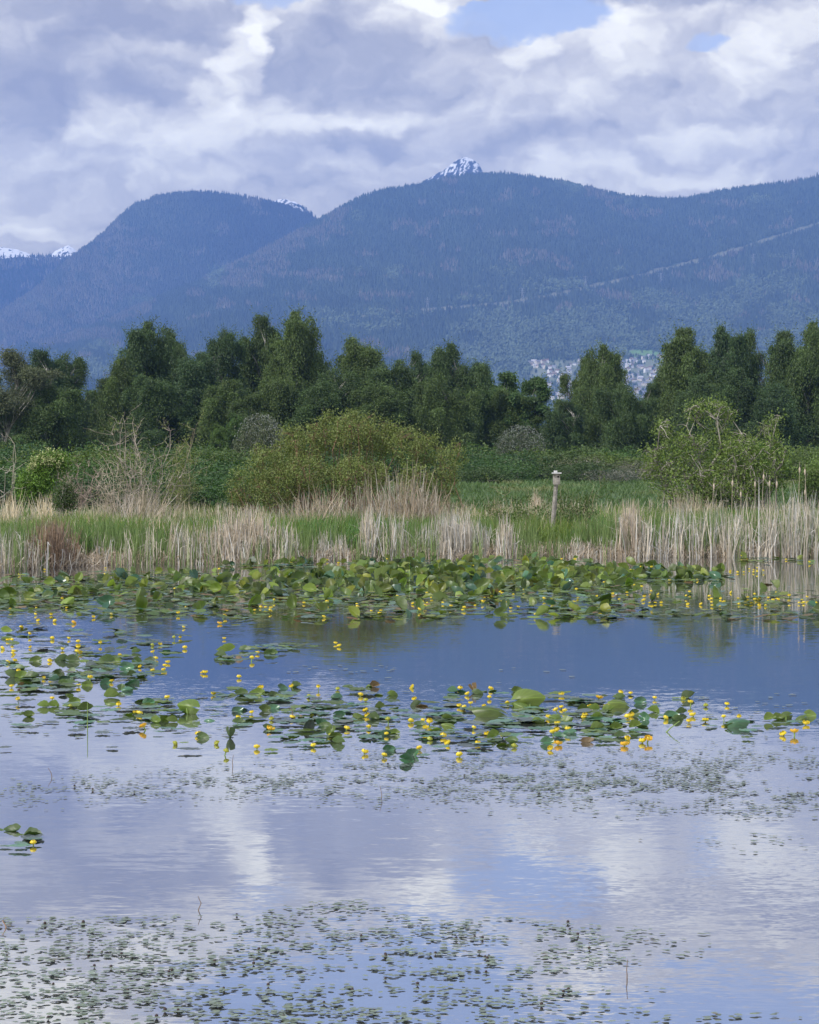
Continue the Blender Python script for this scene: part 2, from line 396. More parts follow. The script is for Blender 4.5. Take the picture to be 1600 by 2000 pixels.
# ------------------------------------------------------------------ mountains
def mountain(name, ridge, D0, D1, E0, amp, seed, tintf, nx=420, ns=110, power=0.95, back=150, floor=0.0):
    rx = np.array([q[0] for q in ridge], float); ry = np.array([q[1] for q in ridge], float)
    def E(X, s):            # elevation in photo pixels above the horizon
        er = HZ - np.interp(X, rx, ry)
        e = E0 + (er - E0) * np.power(s, power)
        rid = 1 - np.abs(2 * fbm(X / 90.0 + s * 2.2, s * 1.6 + X / 400.0, 4, seed) - 1) * 2
        e = e + amp * rid * np.sin(np.pi * np.clip(s, 0, 1)) ** 0.8 * np.clip(er / 300, 0.1, 1)
        return e + (fbm(X / 9.0, s * 9, 2, seed + 3) - .5) * 3.0
    def pos(X, s):
        D = D0 + (D1 - D0) * s
        return np.stack([(X - 800) / F * D, D, EYE + D * E(X, s) / F], -1)
    Xs = np.linspace(-500, 2100, nx); Ss = np.concatenate([np.linspace(0, 1, ns), [1.02]])
    XX, SS = np.meshgrid(Xs, Ss, indexing='ij')
    Pm = pos(XX, np.minimum(SS, 1.0))
    Pm[:, -1, 1] += back; Pm[:, -1, 2] *= 0.35
    Pm = np.concatenate([np.stack([Pm[:, 0, 0], Pm[:, 0, 1], np.full(nx, floor)], -1)[:, None], Pm], 1)
    XX = np.concatenate([XX[:, :1], XX], 1); SS = np.concatenate([SS[:, :1], SS], 1)
    Yp = HZ - (Pm[..., 2] - EYE) / Pm[..., 1] * F
    tint = tintf(XX.ravel(), Yp.ravel(), SS.ravel())
    o = mk(name, Pm, gridfaces(Pm.shape[0], Pm.shape[1]), M_MOUNT, tint=tint, smooth=True)
    tag(o, kind='structure')
    return pos, E
R_FRONT = [(-500, 770), (0, 692), (60, 674), (130, 657), (200, 634), (300, 587), (400, 547), (500, 497), (560, 467), (620, 434), (660, 412), (700, 390), (760, 372), (820, 364), (870, 350), (930, 343), (980, 343), (1040, 349), (1100, 358), (1150, 370), (1200, 383), (1250, 390), (1300, 393), (1340, 391), (1400, 377), (1470, 368), (1540, 360), (1590, 350), (1610, 342), (2100, 320)]
R_LEFT = [(-500, 820), (0, 614), (60, 577), (120, 522), (170, 485), (205, 457), (240, 422), (265, 402), (290, 394), (310, 385), (350, 379), (400, 379), (450, 383), (500, 391), (540, 400), (580, 412), (620, 436), (700, 480), (900, 560), (2100, 700)]
R_FARL = [(-500, 500), (-60, 478), (0, 483), (20, 486), (45, 491), (60, 497), (78, 500), (95, 501), (110, 491), (124, 484), (135, 480), (146, 487), (155, 493), (175, 502), (300, 560), (500, 640), (2100, 800)]
R_PEAK = [(-500, 800), (600, 470), (780, 372), (820, 360), (845, 346), (862, 336), (872, 329), (880, 324), (892, 314), (903, 309.5), (912, 310), (922, 313), (934, 320), (940, 331), (944, 342), (960, 352), (1100, 420), (2100, 760)]
R_SPUR = [(-500, 800), (480, 440), (530, 396), (548, 390), (562, 391), (580, 397), (598, 409), (620, 431), (700, 500), (2100, 760)]
g = rng
def cutline(X): return np.interp(X, [600, 830, 1000, 1100, 1240, 1400, 1600, 2100], [628, 607, 592, 573, 541, 500, 437, 330])
def intown(X, Y):
    n_ = (fbm(X / 22, Y / 12, 3, 44) - 0.5) * 26
    a = (X > 1030 + n_) & (X < 1305 + n_) & (Y > 700 + n_ * .4 + np.abs(X - 1190) * 0.03) & (Y < 790)
    b = (X > 1225) & (X < 1300) & (Y > 684 + n_ * .2) & (Y < 700)
    return a | b | ((X > 1490) & (X < 1532) & (Y > 712) & (Y < 726)) | ((X > 1585) & (Y > 722) & (Y < 740))
def decid(X, Y):
    n_ = fbm(X / 70 + 3, Y / 28, 4, 61)
    w_ = np.clip((Y - 520) / 160, 0, 1) * np.clip((X - 650) / 400, 0.15, 1) + np.clip((Y - cutline(X)) / 60, 0, 1) * 0.35 * (X > 800)
    return n_ + 0.33 * w_ - 0.255
def t_front(X, Y, s):
    b = np.tile(np.array([0.030, 0.050, 0.030]), (len(X), 1))
    c = (np.abs(Y - cutline(X)) < 1.2 + 5 * fbm(X / 12, Y * 0, 2, 6)) & (X > 640); b[c] = (0.15, 0.155, 0.11)
    b[intown(X, Y)] = (0.17, 0.19, 0.13)
    md = (X > 1225) & (X < 1300) & (Y > 684) & (Y < 702); b[md] = (0.13, 0.22, 0.08)
    return b
def t_dark(X, Y, s): return np.tile(np.array([0.030, 0.048, 0.032]), (len(X), 1))
def snow(lo, amount, seed):
    def f(X, Y, s):
        n_ = fbm((X + .6 * Y) / 2.6, Y / 5.5, 4, seed) + (lo - 22 - Y) / 240.0 - .03; line = lo + (fbm(X / 25, Y * 0, 2, seed + 9) - .5) * 16
        m_ = ((n_ + amount) > 0.5) & (Y < line)
        b = np.tile(np.array([0.05, 0.055, 0.07]), (len(X), 1)); b[m_] = (0.90, 0.91, 0.93); return b
    return f
posF, EF = mountain('mountain', R_FRONT, 4800, 8500, 62, 26, 3, t_front, nx=700, ns=200)
posL, EL = mountain('mountain', R_LEFT, 8700, 9700, 150, 24, 8, t_dark)
posB, EB = mountain('mountain', R_FARL, 10200, 10500, 200, 6, 15, snow(508, 0.22, 71), nx=900, ns=200)
posP, EP = mountain('mountain', R_PEAK, 9800, 10100, 250, 5, 21, snow(352, -0.02, 72), nx=1300, ns=300)
posS, ES = mountain('mountain', R_SPUR, 9800, 10100, 250, 4, 25, snow(416, 0.05, 73), nx=900, ns=240)

def forest(pos, E, X0, X1, n, hlo, hhi, seed, skip=None, dec=True, base=(0.024, 0.045, 0.030), Ylim=(300, 830), wide=1.0, ridge=None):
    """conifers and broadleaf trees of the far slopes: thousands of small tapered crowns, one mass"""
    g = np.random.default_rng(seed)
    X = g.uniform(X0, X1, n); q = g.uniform(0, 1, n); s = q ** 1.03
    s[: n // 14] = g.uniform(0.955, 0.999, n // 14)              # the skyline stays wooded
    p = pos(X, s); Y = HZ - (p[:, 2] - EYE) / p[:, 1] * F
    d = decid(X, Y) if dec else np.zeros(n)
    keep = (Y < Ylim[1])
    if skip is not None: keep &= ~skip(X, Y)
    if ridge is not None: keep &= Y < ridge + 400
    X, Y, p, d, s = X[keep], Y[keep], p[keep], d[keep], s[keep]; n = len(X)
    isd = (d + g.normal(0, 0.035, n)) > 0.50
    h = g.uniform(hlo, hhi, n) * np.where(isd, 0.85, 1.0) * g.choice([1, 1, 1, 1.35], n); r = h * np.where(isd, 0.30, 0.20) * wide
    tone = g.uniform(0.7, 1.35, n)[:, None] * (0.75 + 0.5 * fbm(X / 40, Y / 16, 3, seed))[:, None]
    con = np.array(base); decc = np.array([0.098, 0.128, 0.078]); brn = np.array([0.155, 0.145, 0.115])
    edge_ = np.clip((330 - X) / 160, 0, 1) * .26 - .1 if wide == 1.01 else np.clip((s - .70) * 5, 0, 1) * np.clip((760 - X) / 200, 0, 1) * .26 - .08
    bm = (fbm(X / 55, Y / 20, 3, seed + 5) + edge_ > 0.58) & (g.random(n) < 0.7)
    con = con * (np.clip((520 - X) / 200, 0, 1) * .55 + .62)[:, None] if wide == 1.01 else con  # left mountain conifers darken toward the front ridge: crevice shade put into their colour
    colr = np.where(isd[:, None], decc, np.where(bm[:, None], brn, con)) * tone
    a0 = g.uniform(0, 6.28, n)
    A = Acc()
    for isdv in (False, True):
        k = isd == isdv; m_ = k.sum()
        if not m_: continue
        B_ = p[k]; hh = h[k]; rr = r[k]; aa = a0[k]; cc_ = colr[k]
        ang = aa[:, None] + np.arange(4) * math.pi / 2
        if not isdv:
            ring = np.stack([B_[:, None, 0] + rr[:, None] * np.cos(ang), B_[:, None, 1] + rr[:, None] * np.sin(ang), B_[:, None, 2] + (hh * 0.05)[:, None] + 0 * ang], -1)
            top = B_ + np.stack([0 * hh, 0 * hh, hh], 1)
            Vv = np.concatenate([ring, top[:, None]], 1); b = (np.arange(m_) * 5)[:, None]
            tr = np.concatenate([b + np.array([i, (i + 1) % 4, 4]) for i in range(4)], 0)
            A.add(Vv, tris=tr, tint=np.repeat(cc_, 5, 0))
        else:
            z = lambda f: (B_[:, 2] + hh * f)[:, None] + 0 * ang
            r1 = np.stack([B_[:, None, 0] + rr[:, None] * np.cos(ang), B_[:, None, 1] + rr[:, None] * np.sin(ang), z(0.1)], -1)
            r2 = np.stack([B_[:, None, 0] + rr[:, None] * .9 * np.cos(ang + .7), B_[:, None, 1] + rr[:, None] * .9 * np.sin(ang + .7), z(0.65)], -1)
            top = B_ + np.stack([0 * hh, 0 * hh, hh], 1)
            Vv = np.concatenate([r1, r2, top[:, None]], 1); b = (np.arange(m_) * 9)[:, None]
            qd = np.concatenate([b + np.array([i, (i + 1) % 4, 4 + (i + 1) % 4, 4 + i]) for i in range(4)], 0)
            tr = np.concatenate([b + np.array([4 + i, 4 + (i + 1) % 4, 8]) for i in range(4)], 0)
            A.add(Vv, quads=qd, tris=tr, tint=np.repeat(cc_, 9, 0))
    return A
skipF = lambda X, Y: ((np.abs(Y - cutline(X)) < 1.2 + 5 * fbm(X / 14, X * 0, 2, 6)) & (X > 820)) | (intown(X, Y) & (np.random.default_rng(1).random(len(X)) < 0.93))
tag(forest(posF, EF, -300, 1900, 210000, 8, 16, 11, skipF, base=(0.066, 0.090, 0.062)).build('forest', M_FOREST), 'dark conifer forest covering the broad front mountain slope', 'forest', kind='stuff')
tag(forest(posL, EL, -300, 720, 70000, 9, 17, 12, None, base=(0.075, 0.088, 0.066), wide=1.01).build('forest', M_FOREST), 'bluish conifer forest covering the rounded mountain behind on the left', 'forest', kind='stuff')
tag(forest(posB, EB, -200, 330, 9000, 12, 20, 13, lambda X, Y: Y < 503, dec=False).build('forest', M_FOREST), 'deep blue forest below the snow of the farthest left ridge', 'forest', kind='stuff')
tag(forest(posS, ES, 505, 640, 700, 12, 18, 14, lambda X, Y: Y < 404, dec=False).build('forest', M_FOREST), 'thin conifers on the snow dusted spur behind left mountain', 'forest', kind='stuff')

# hillside town
def surfF(X, Yt):
    s = np.linspace(0.0, 0.6, 400); p = posF(np.full(400, float(X)), s); Y = HZ - (p[:, 2] - EYE) / p[:, 1] * F
    k = np.argmin(np.abs(Y - Yt)); return p[k]
wallm = [plain('house_wall_white', (0.80, 0.79, 0.77), 0.8), plain('house_wall_cream', (0.62, 0.57, 0.50), 0.8), plain('house_wall_grey', (0.40, 0.41, 0.43), 0.8)]
roofm = [plain('house_roof_grey', (0.20, 0.20, 0.23), 0.8), plain('house_roof_pale', (0.45, 0.44, 0.46), 0.8), plain('house_roof_brown', (0.17, 0.12, 0.10), 0.8)]
def house_proto(wm, rm, wd, dp, ht):
    root = empty('house', (0, 0, -500))
    a, b, h = wd / 2, dp / 2, ht
    Vv = [(-a, -b, -4), (a, -b, -4), (a, b, -4), (-a, b, -4), (-a, -b, h), (a, -b, h), (a, b, h), (-a, b, h), (-a, 0, h * 1.55), (a, 0, h * 1.55)]
    f1 = mk('walls', Vv, [np.array([[0, 1, 5, 4], [1, 2, 6, 5], [2, 3, 7, 6], [3, 0, 4, 7]]), np.array([[4, 8, 7], [5, 6, 9]])], wm, root)
    e = 0.5
    Rv = [(-a - e, -b - e, h - .25), (a + e, -b - e, h - .25), (a + e, 0, h * 1.55 + .1), (-a - e, 0, h * 1.55 + .1), (a + e, b + e, h - .25), (-a - e, b + e, h - .25)]
    f2 = mk('roof', Rv, np.array([[0, 1, 2, 3], [3, 2, 4, 5]]), rm, root)
    return root, [f1, f2]
protos = [house_proto(wallm[i % 3], roofm[j], w_, 9, h_) for i, j, w_, h_ in ((0, 0, 13, 6), (1, 2, 12, 6), (0, 1, 15, 7), (2, 0, 12, 5.5), (0, 2, 11, 7), (1, 0, 16, 6))]
spots = []
g = np.random.default_rng(5)
for row in range(11):
    for X in np.arange(1036, 1302, 7.6):
        Xj = X + g.uniform(-2.5, 2.5); Y = 703 + row * 7.2 + (Xj - 1100) * 0.012 * (row % 3 - 1) + g.uniform(-1.6, 1.6) + 3 * math.sin(X / 30 + row)
        if not intown(np.array([Xj]), np.array([Y]))[0]: continue
        if fbm(np.array([Xj / 20]), np.array([Y / 9]), 2, 91)[0] < 0.42: continue
        if 1112 < Xj < 1213 and Y > 714: continue           # hidden by the birches there
        if Xj < 1068 and Y > 722: continue
        spots.append((Xj, Y))
for q in [(1505, 718), (1512, 719), (1519, 717), (1526, 720), (1590, 731), (1597, 733)]: spots.append(q)
house_items = []; used = set()
for i, (X, Y) in enumerate(spots):
    k = int(g.integers(0, len(protos))); root, kids = protos[k]
    if k in used:
        root = root.copy(); COL.objects.link(root)
        for c in kids: c2 = c.copy(); COL.objects.link(c2); c2.parent = root
    used.add(k)
    p = surfF(X, Y + 2); root.location = p; root.rotation_euler = (0, 0, g.normal(0, 0.35)); s_ = g.uniform(0.6, 0.95); root.scale = (s_, s_, s_)
    tag(root, None, 'house', 'houses of the hillside town'); house_items.append((root, X, Y))
for k, (root, kids) in enumerate(protos):
    if k not in used:
        for c in kids: bpy.data.objects.remove(c)
        bpy.data.objects.remove(root)
zones = {}
for q in house_items:
    X, Y = q[1], q[2]
    if X > 1400: z_ = 'row glimpsed behind right birches'
    else: z_ = ('top' if Y < 712 else 'upper' if Y < 728 else 'middle' if Y < 750 else 'lower') + (' town left of pointed birch' if X < 1165 else ' town right of pointed birch')
    zones.setdefault(z_, []).append((q[0], X, Y))
for z_, arr in zones.items(): name_all(arr, 'pale house', z_)

# pylons of the power line in the forest cut
M_STEEL = plain('pylon_steel', (0.40, 0.40, 0.42), 0.5)
def pylon():
    A = Acc(); H = 34.0
    legs = []
    for sx in (-1, 1):
        for sy in (-1, 1): legs.append([(sx * 4, sy * 4, -3), (sx * 1.6, sy * 1.6, H * .6), (sx * .6, sy * .6, H)])
    Vv, q = tubes(np.array(legs, float), np.full((4, 3), 0.22)); A.add(Vv, q)
    arms = [[(-8, 0, z), (0, 0, z + .8), (8, 0, z)] for z in (H * .66, H * .8, H * .94)]
    Vv, q = tubes(np.array(arms, float), np.full((3, 3), 0.2)); A.add(Vv, q)
    br = []
    for k in range(6):
        z0, z1 = H * .1 * k, H * .1 * (k + 1); w0 = np.interp(z0, [0, H * .6, H], [4, 1.6, .6]); w1 = np.interp(z1, [0, H * .6, H], [4, 1.6, .6])
        br += [[(-w0, -w0, z0), (w1, -w1, z1)], [(w0, -w0, z0), (-w1, -w1, z1)]]
    Vv, q = tubes(np.array(br, float), np.full((len(br), 2), 0.12)); A.add(Vv, q)
    return A.build('power_pylon', M_STEEL, link=False)
pm = pylon(); its = []
for X in (835, 1020, 1143, 1290, 1470, 1548):
    o = bpy.data.objects.new('power_pylon', pm); COL.objects.link(o)
    o.location = surfF(X, cutline(X)) ; its.append((o, X, 0)); tag(o, None, 'power pylon', 'pylons along the forest cut'); o.rotation_euler = (0, 0, 0.3)
name_all(its, 'steel power pylon', 'pale forest cut across the mountain')

# ------------------------------------------------------------------ birches and other trees beyond the meadow
def blades_fan(g, n, x, y, z, h, w, lean, k=4, curve=0.5, bias=0.0):
    """n upright blades rooted at x,y,z ; returns centre lines, half widths, sides"""
    a = g.uniform(0, 2 * math.pi, n); t = np.linspace(0, 1, k)
    lx = np.cos(a) * lean + bias; ly = np.sin(a) * lean
    bend = t[None, :] ** (1 + curve)
    Pp = np.stack([x[:, None] + lx[:, None] * bend * h[:, None], y[:, None] + ly[:, None] * bend * h[:, None],
                   z[:, None] + h[:, None] * (t[None, :] - 0.25 * (np.abs(lx) + np.abs(ly))[:, None] * bend)], -1)
    wd = w[:, None] * np.clip(1.0 - t[None, :] ** 2.2, 0.06, 1) * 0.5
    yaw = g.uniform(-1.1, 1.1, n); side = np.stack([np.cos(yaw), np.sin(yaw), 0 * yaw], 1)
    return Pp, wd, side
def wander(g, p0, p1, k, amt):
    """bent centre lines from p0 to p1 (n,3)"""
    t = np.linspace(0, 1, k)[None, :, None]; n = len(p0)
    L = np.linalg.norm(p1 - p0, axis=1)[:, None, None]
    off = np.cumsum(g.normal(0, 1, (n, k, 3)), 1); off -= off[:, :1] * (1 - t) + off[:, -1:] * t
    return p0[:, None] * (1 - t) + p1[:, None] * t + off * L * amt / math.sqrt(k)

def birch(seed, H=14.0, Wd=7.0, kind='weeping', n_dome=84, per=48, leafn=15, top_open=0.25):
    """returns (trunk mesh, crown mesh). The crown is made of drooping sprays hung from ascending limbs"""
    g = np.random.default_rng(seed); C = Acc(); T = Acc()
    k = 9; tz = np.linspace(0, 1, k)
    lean = g.normal(0, 0.05, 2)
    trunk = np.stack([lean[0] * H * tz ** 2 + np.cumsum(g.normal(0, .06, k)), lean[1] * H * tz ** 2 + np.cumsum(g.normal(0, .06, k)), H * 0.78 * tz], 1)
    Vv, q = tubes(trunk[None], (0.17 * (1 - tz) ** 0.8 + 0.025)[None], 7); T.add(Vv, q)
    leaders = 3 + int(g.integers(0, 3)); tops = []
    for i in range(leaders):
        a = g.uniform(0, 6.28); r = g.uniform(0.16, 0.42) * Wd; hh = H * g.uniform(0.74, 0.99) if i else H
        tops.append((math.cos(a) * r * (i > 0), math.sin(a) * r * (i > 0), hh))
    domes = []
    hx = [(g.uniform(-.32, .32) * Wd, g.uniform(-.32, .32) * Wd, g.uniform(.74, .98)) for _ in range(leaders)]; hx[0] = (hx[0][0] * .4, hx[0][1] * .4, 1.0)
    for i in range(n_dome):
        f = 0.10 + 0.90 * ((i + g.uniform(0, 1)) / n_dome) ** 0.9
        cx, cy, ch = hx[int(g.integers(0, leaders))]; ff = f / ch if f / ch < 1.0 else f * .94
        R_ = Wd * .5 * float(np.interp(ff, [0, .15, .45, .7, .86, 1.0], [.8, .95, .95, .66, .40, .05])); k_ = min(1.0, f * 1.1)
        a = g.uniform(0, 6.28); r = R_ * math.sqrt(g.uniform(0.02, 1.0)) * (1 - .35 * k_)
        domes.append((cx * k_ + math.cos(a) * r, cy * k_ + math.sin(a) * r, H * min(f, ch) * .97, Wd * g.uniform(.035, .10) * (1.25 - .5 * f), H * g.uniform(.025, .07)))
    D = np.array(domes)
    z0 = np.clip(D[:, 2] - np.hypot(D[:, 0], D[:, 1]) * 1.1 - g.uniform(.5, 2.5, len(D)), 0.6, H * .72)
    st = np.stack([np.interp(z0, trunk[:, 2], trunk[:, 0]), np.interp(z0, trunk[:, 2], trunk[:, 1]), z0], 1)
    limb = wander(g, st, D[:, :3] + np.array([0, 0, 0.3]) * D[:, 4:5], 6, 0.05)
    Vv, q = tubes(limb, np.linspace(0.055, 0.012, 6)[None] * np.ones((len(D), 1)) * g.uniform(.6, 1.2, (len(D), 1)), 5); T.add(Vv, q)
    cs = []; ax = []; tt = []
    for (x, y, z, rx, rz) in D:
        m_ = per
        a = g.uniform(0, 6.28, m_); u = np.sqrt(g.uniform(0.0, 1, m_)); up = np.sqrt(np.clip(1 - u * u, 0, 1))
        S = np.stack([x + rx * u * np.cos(a), y + rx * u * np.sin(a), z + rz * up * g.uniform(.5, 1, m_)], 1)
        out = np.stack([np.cos(a) * u, np.sin(a) * u, 0 * a], 1)
        if kind == 'weeping': L = g.uniform(0.35, 1.0, m_) * (rz * 4.2 + .6); flare = 0.14; tw = 0.14
        elif kind == 'wind': L = g.uniform(0.4, 1.0, m_) * rz * 3.2; flare = 0.34; tw = 0.15
        else: L = g.uniform(0.4, 1.0, m_) * rz * 1.1; flare = 0.8; tw = 0.3
        t = np.linspace(0, 1, leafn)[None, :, None]
        drop = np.stack([out[:, 0] * flare * L, out[:, 1] * flare * L, -L], 1)[:, None] * np.concatenate([t, t, t ** 1.3], 2)
        pts = S[:, None] + drop + g.normal(0, tw, (m_, leafn, 3)) * np.array([1, 1, .6])
        axn = np.stack([out[:, 0] * flare, out[:, 1] * flare, -np.ones(m_)], 1)[:, None] + g.normal(0, 0.35 if kind == 'weeping' else 0.8, (m_, leafn, 3))
        cs.append(pts.reshape(-1, 3)); ax.append(axn.reshape(-1, 3))
        tt.append(np.repeat(g.uniform(0.75, 1.3, m_), leafn) * g.uniform(0.78, 1.22))
        ns = 5; sa = g.uniform(0, 6.28, ns); sb = np.array([x, y, z]) + np.stack([rx * .8 * np.cos(sa), rx * .8 * np.sin(sa), 0 * sa], 1)
        tip = sb + np.stack([np.cos(sa) * g.uniform(.2, .9, ns), np.sin(sa) * g.uniform(.2, .9, ns), g.uniform(.5, 1.5, ns)], 1); q8 = np.linspace(0, 1, 9)[None, :, None]
        pt = sb[:, None] * (1 - q8) + tip[:, None] * q8 + g.normal(0, .09, (ns, 9, 3)); cs.append(pt.reshape(-1, 3)); ax.append(np.repeat(tip - sb, 9, 0) * [1, 1, .3] + g.normal(0, .5, (ns * 9, 3))); tt.append(np.full(ns * 9, 1.0) * g.uniform(.9, 1.4))
    cs = np.concatenate(cs); ax = np.concatenate(ax); tt = np.concatenate(tt); n = len(cs)
    cs[:, 2] = np.maximum(cs[:, 2], 0.15)
    tt = tt * g.uniform(0.8, 1.25, n)
    big = 1.5 if kind == 'round' else 1.0
    Vv, tr = leaves(cs, ax, g.uniform(0.15, 0.28, n) * big, g.uniform(0.055, 0.09, n) * big * (1.6 if kind == 'round' else 1), g)
    C.add(Vv, tris=tr, tint=np.repeat(tt[:, None] * np.array([1, 1, 1.0]), 4, 0))
    zt_ = np.concatenate(C.V)[:, 2].max(); C.V = [v_ * [1, 1, 14.0 / zt_] for v_ in C.V]; T.V = [v_ * [1, 1, 14.0 / zt_] for v_ in T.V]
    return T.build('trunk', M_BARK, link=False), C.build('crown', {'round': M_ALDER, 'grey': M_WILLOW}.get(kind, M_BIRCH), link=False)

VAR = [birch(101, 14, 7.0), birch(102, 14, 7.5, n_dome=92), birch(103, 14, 6.5, n_dome=80), birch(104, 14, 8.0, 'wind', 80), birch(105, 14, 7.0, 'wind', 70),
       birch(106, 14, 8, 'round', 48, 46), birch(107, 14, 8, 'grey', 50, 46), birch(108, 14, 5.5, n_dome=56), birch(109, 14, 8.5, n_dome=92)]
WID = []
for _t, _c in VAR:
    co = np.empty(len(_c.vertices) * 3, np.float32); _c.vertices.foreach_get('co', co); co = co.reshape(-1, 3)
    WID.append(float(np.percentile(co[:, 0], 97) - np.percentile(co[:, 0], 3)))
def plant(name, var, X, Ytop, D, halfw, label, cat, group, rz=None):
    x = xat(X, D); z = float(gz(np.array([x]), np.array([D]))[0]); H = (zat(Ytop, D) - z) * 1.09
    root = empty(name, (x, D, z - .05), random.uniform(0, 6.28) if rz is None else rz)
    sx = (2.2 * halfw / ppm(D)) / WID[var]; root.scale = (sx, sx, H / 14.0)
    for nm, me in zip(('trunk', 'crown'), VAR[var]):
        o = bpy.data.objects.new(nm, me); COL.objects.link(o); o.parent = root
    return tag(root, label, cat, group)
TREES = [  # variant, X, top row, distance, half width, label
    (6, 5, 690, 214, 55, 'grey green willow cut by left picture edge'),
    (0, 80, 688, 226, 50, 'forked dark birch with twin tops near left edge'),
    (4, 132, 697, 232, 42, 'leaning birch top beside the forked birch at left'),
    (1, 45, 745, 236, 60, 'low bushy birch between the willow and forked birch'),
    (8, 165, 765, 238, 55, 'short birch in the dip left of the tall pointed birch'),
    (2, 280, 632, 224, 62, 'tall pointed birch with thin twiggy tip'),
    (1, 238, 700, 220, 52, 'broad lower birch left side of the tall pointed birch'),
    (7, 322, 650, 229, 38, 'narrow birch right behind the tall pointed birch'),
    (2, 350, 672, 233, 45, 'birch with sloping top filling behind narrow birch'),
    (4, 430, 652, 225, 48, 'birch with small spiky top left of tallest birch'),
    (3, 385, 690, 219, 60, 'wind combed birch with pale limbs in front of others'),
    (0, 512, 622, 231, 42, 'slim birch joined to left side of tallest birch'),
    (2, 568, 612, 227, 58, 'tallest birch with heavy drooping crown'),
    (1, 540, 700, 219, 66, 'broad low birch skirting foot of the tallest birch'),
    (8, 632, 692, 235, 50, 'rounded birch right of the tallest birch'),
    (3, 705, 662, 227, 62, 'wind combed birch with feathery wide top in the middle'),
    (4, 655, 725, 217, 55, 'low combed birch in front of middle gap'),
    (3, 760, 705, 221, 56, 'combed birch with pale trunk right of feathery birch'),
    (7, 808, 690, 229, 36, 'slim birch with narrow tip in tree belt centre'),
    (7, 842, 692, 236, 28, 'very thin birch tip right of centre slim birch'),
    (2, 888, 674, 222, 54, 'weeping birch with clear white trunk right of centre'),
    (2, 860, 735, 217, 50, 'low weeping birch at foot of the white trunked birch'),
    (8, 940, 712, 232, 50, 'dark rounded birch right of white trunked birch'),
    (5, 985, 732, 226, 46, 'leafy alder with even top beside dark birch'),
    (5, 1036, 742, 221, 40, 'loose leafed alder through which hillside town shows'),
    (0, 1105, 785, 219, 44, 'low birch at foot of the twin topped birch'),
    (7, 1132, 700, 231, 36, 'left slim top of birch pair before the town'),
    (2, 1186, 676, 225, 48, 'dark tall birch pointed before the hillside town'),
    (2, 1212, 752, 217, 48, 'dense low birch right of the town birch'),
    (8, 1262, 752, 228, 44, 'short birch below the gap with the bright meadow'),
    (0, 1335, 646, 224, 56, 'tall sloping birch left of the right hand group'),
    (4, 1302, 705, 229, 40, 'lower combed birch leaning at left of sloping birch'),
    (2, 1405, 640, 230, 50, 'tall birch with ragged triple top in right group'),
    (7, 1468, 650, 233, 36, 'thin see through birch top right group'),
    (1, 1440, 720, 219, 66, 'broad birch filling front of the right group'),
    (8, 1370, 735, 216, 60, 'wide low birch behind the right shrub'),
    (0, 1530, 652, 228, 50, 'dark birch right beside gap near right edge'),
    (2, 1578, 633, 224, 60, 'tallest birch at right picture edge'),
    (1, 1520, 750, 217, 60, 'low leafy birch before the right edge birches'),
    (3, 1625, 660, 226, 70, 'birch mostly cut off by right picture edge'),
    (4, -60, 720, 230, 60, 'birch just beyond the left picture edge'),
    (3, 300, 735, 215, 60, 'low dark birch in front of the pointed birch'),
    (4, 750, 752, 214, 62, 'low dark birch behind crown of the big shrub'),
    (3, 620, 748, 214, 60, 'low rounded birch behind the big shrub left part'),
    (3, 1000, 762, 222, 60, 'dark low birch just behind whitish round shrub'),
    (2, 95, 752, 214, 66, 'low full birch standing before the forked birch'),
    (0, 450, 745, 215, 52, 'low full birch left of the blossoming grey shrub'),
]
for v_, X, Yt, D, hw, lab in TREES:
    plant('birch_tree' if v_ not in (5, 6) else ('alder_tree' if v_ == 5 else 'willow_tree'), v_, X, Yt, D, hw, lab, 'tree', 'trees beyond the meadow')
# dense low background row that closes the belt
for i, X in enumerate(range(-140, 1800, 66)):
    pass
M_YEL = leafmat('yellowing_leaf', (0.16, 0.14, 0.03), var=0.0)
ysh = Acc(); g = np.random.default_rng(3)
n = 2600; c = g.normal(0, 1, (n, 3)); c = unit(c) * g.uniform(.6, 1, (n, 1)) * np.array([1.6, 1.6, 1.8]) + [0, 0, 3.4]
Vv, tr = leaves(c, g.normal(size=(n, 3)), .3, .2, g); ysh.add(Vv, tris=tr, tint=np.repeat(g.uniform(.7, 1.2, n), 4))
x = xat(187, 241); zb = 0.4
r_ = empty('golden_tree', (x, 241, zb)); r_.scale = (0.9, 0.9, (zat(764, 241) - zb) / 5.2)
ysh.build('crown', M_YEL, r_); A = Acc(); Vv, q = tubes(np.array([[(0, 0, 0), (0.1, 0, 2), (0, 0, 4.5)]], float), np.array([[.15, .1, .04]])); A.add(Vv, q); A.build('trunk', M_BARK, r_)
tag(r_, 'small golden tree peeping through the gap in the birches', 'tree')

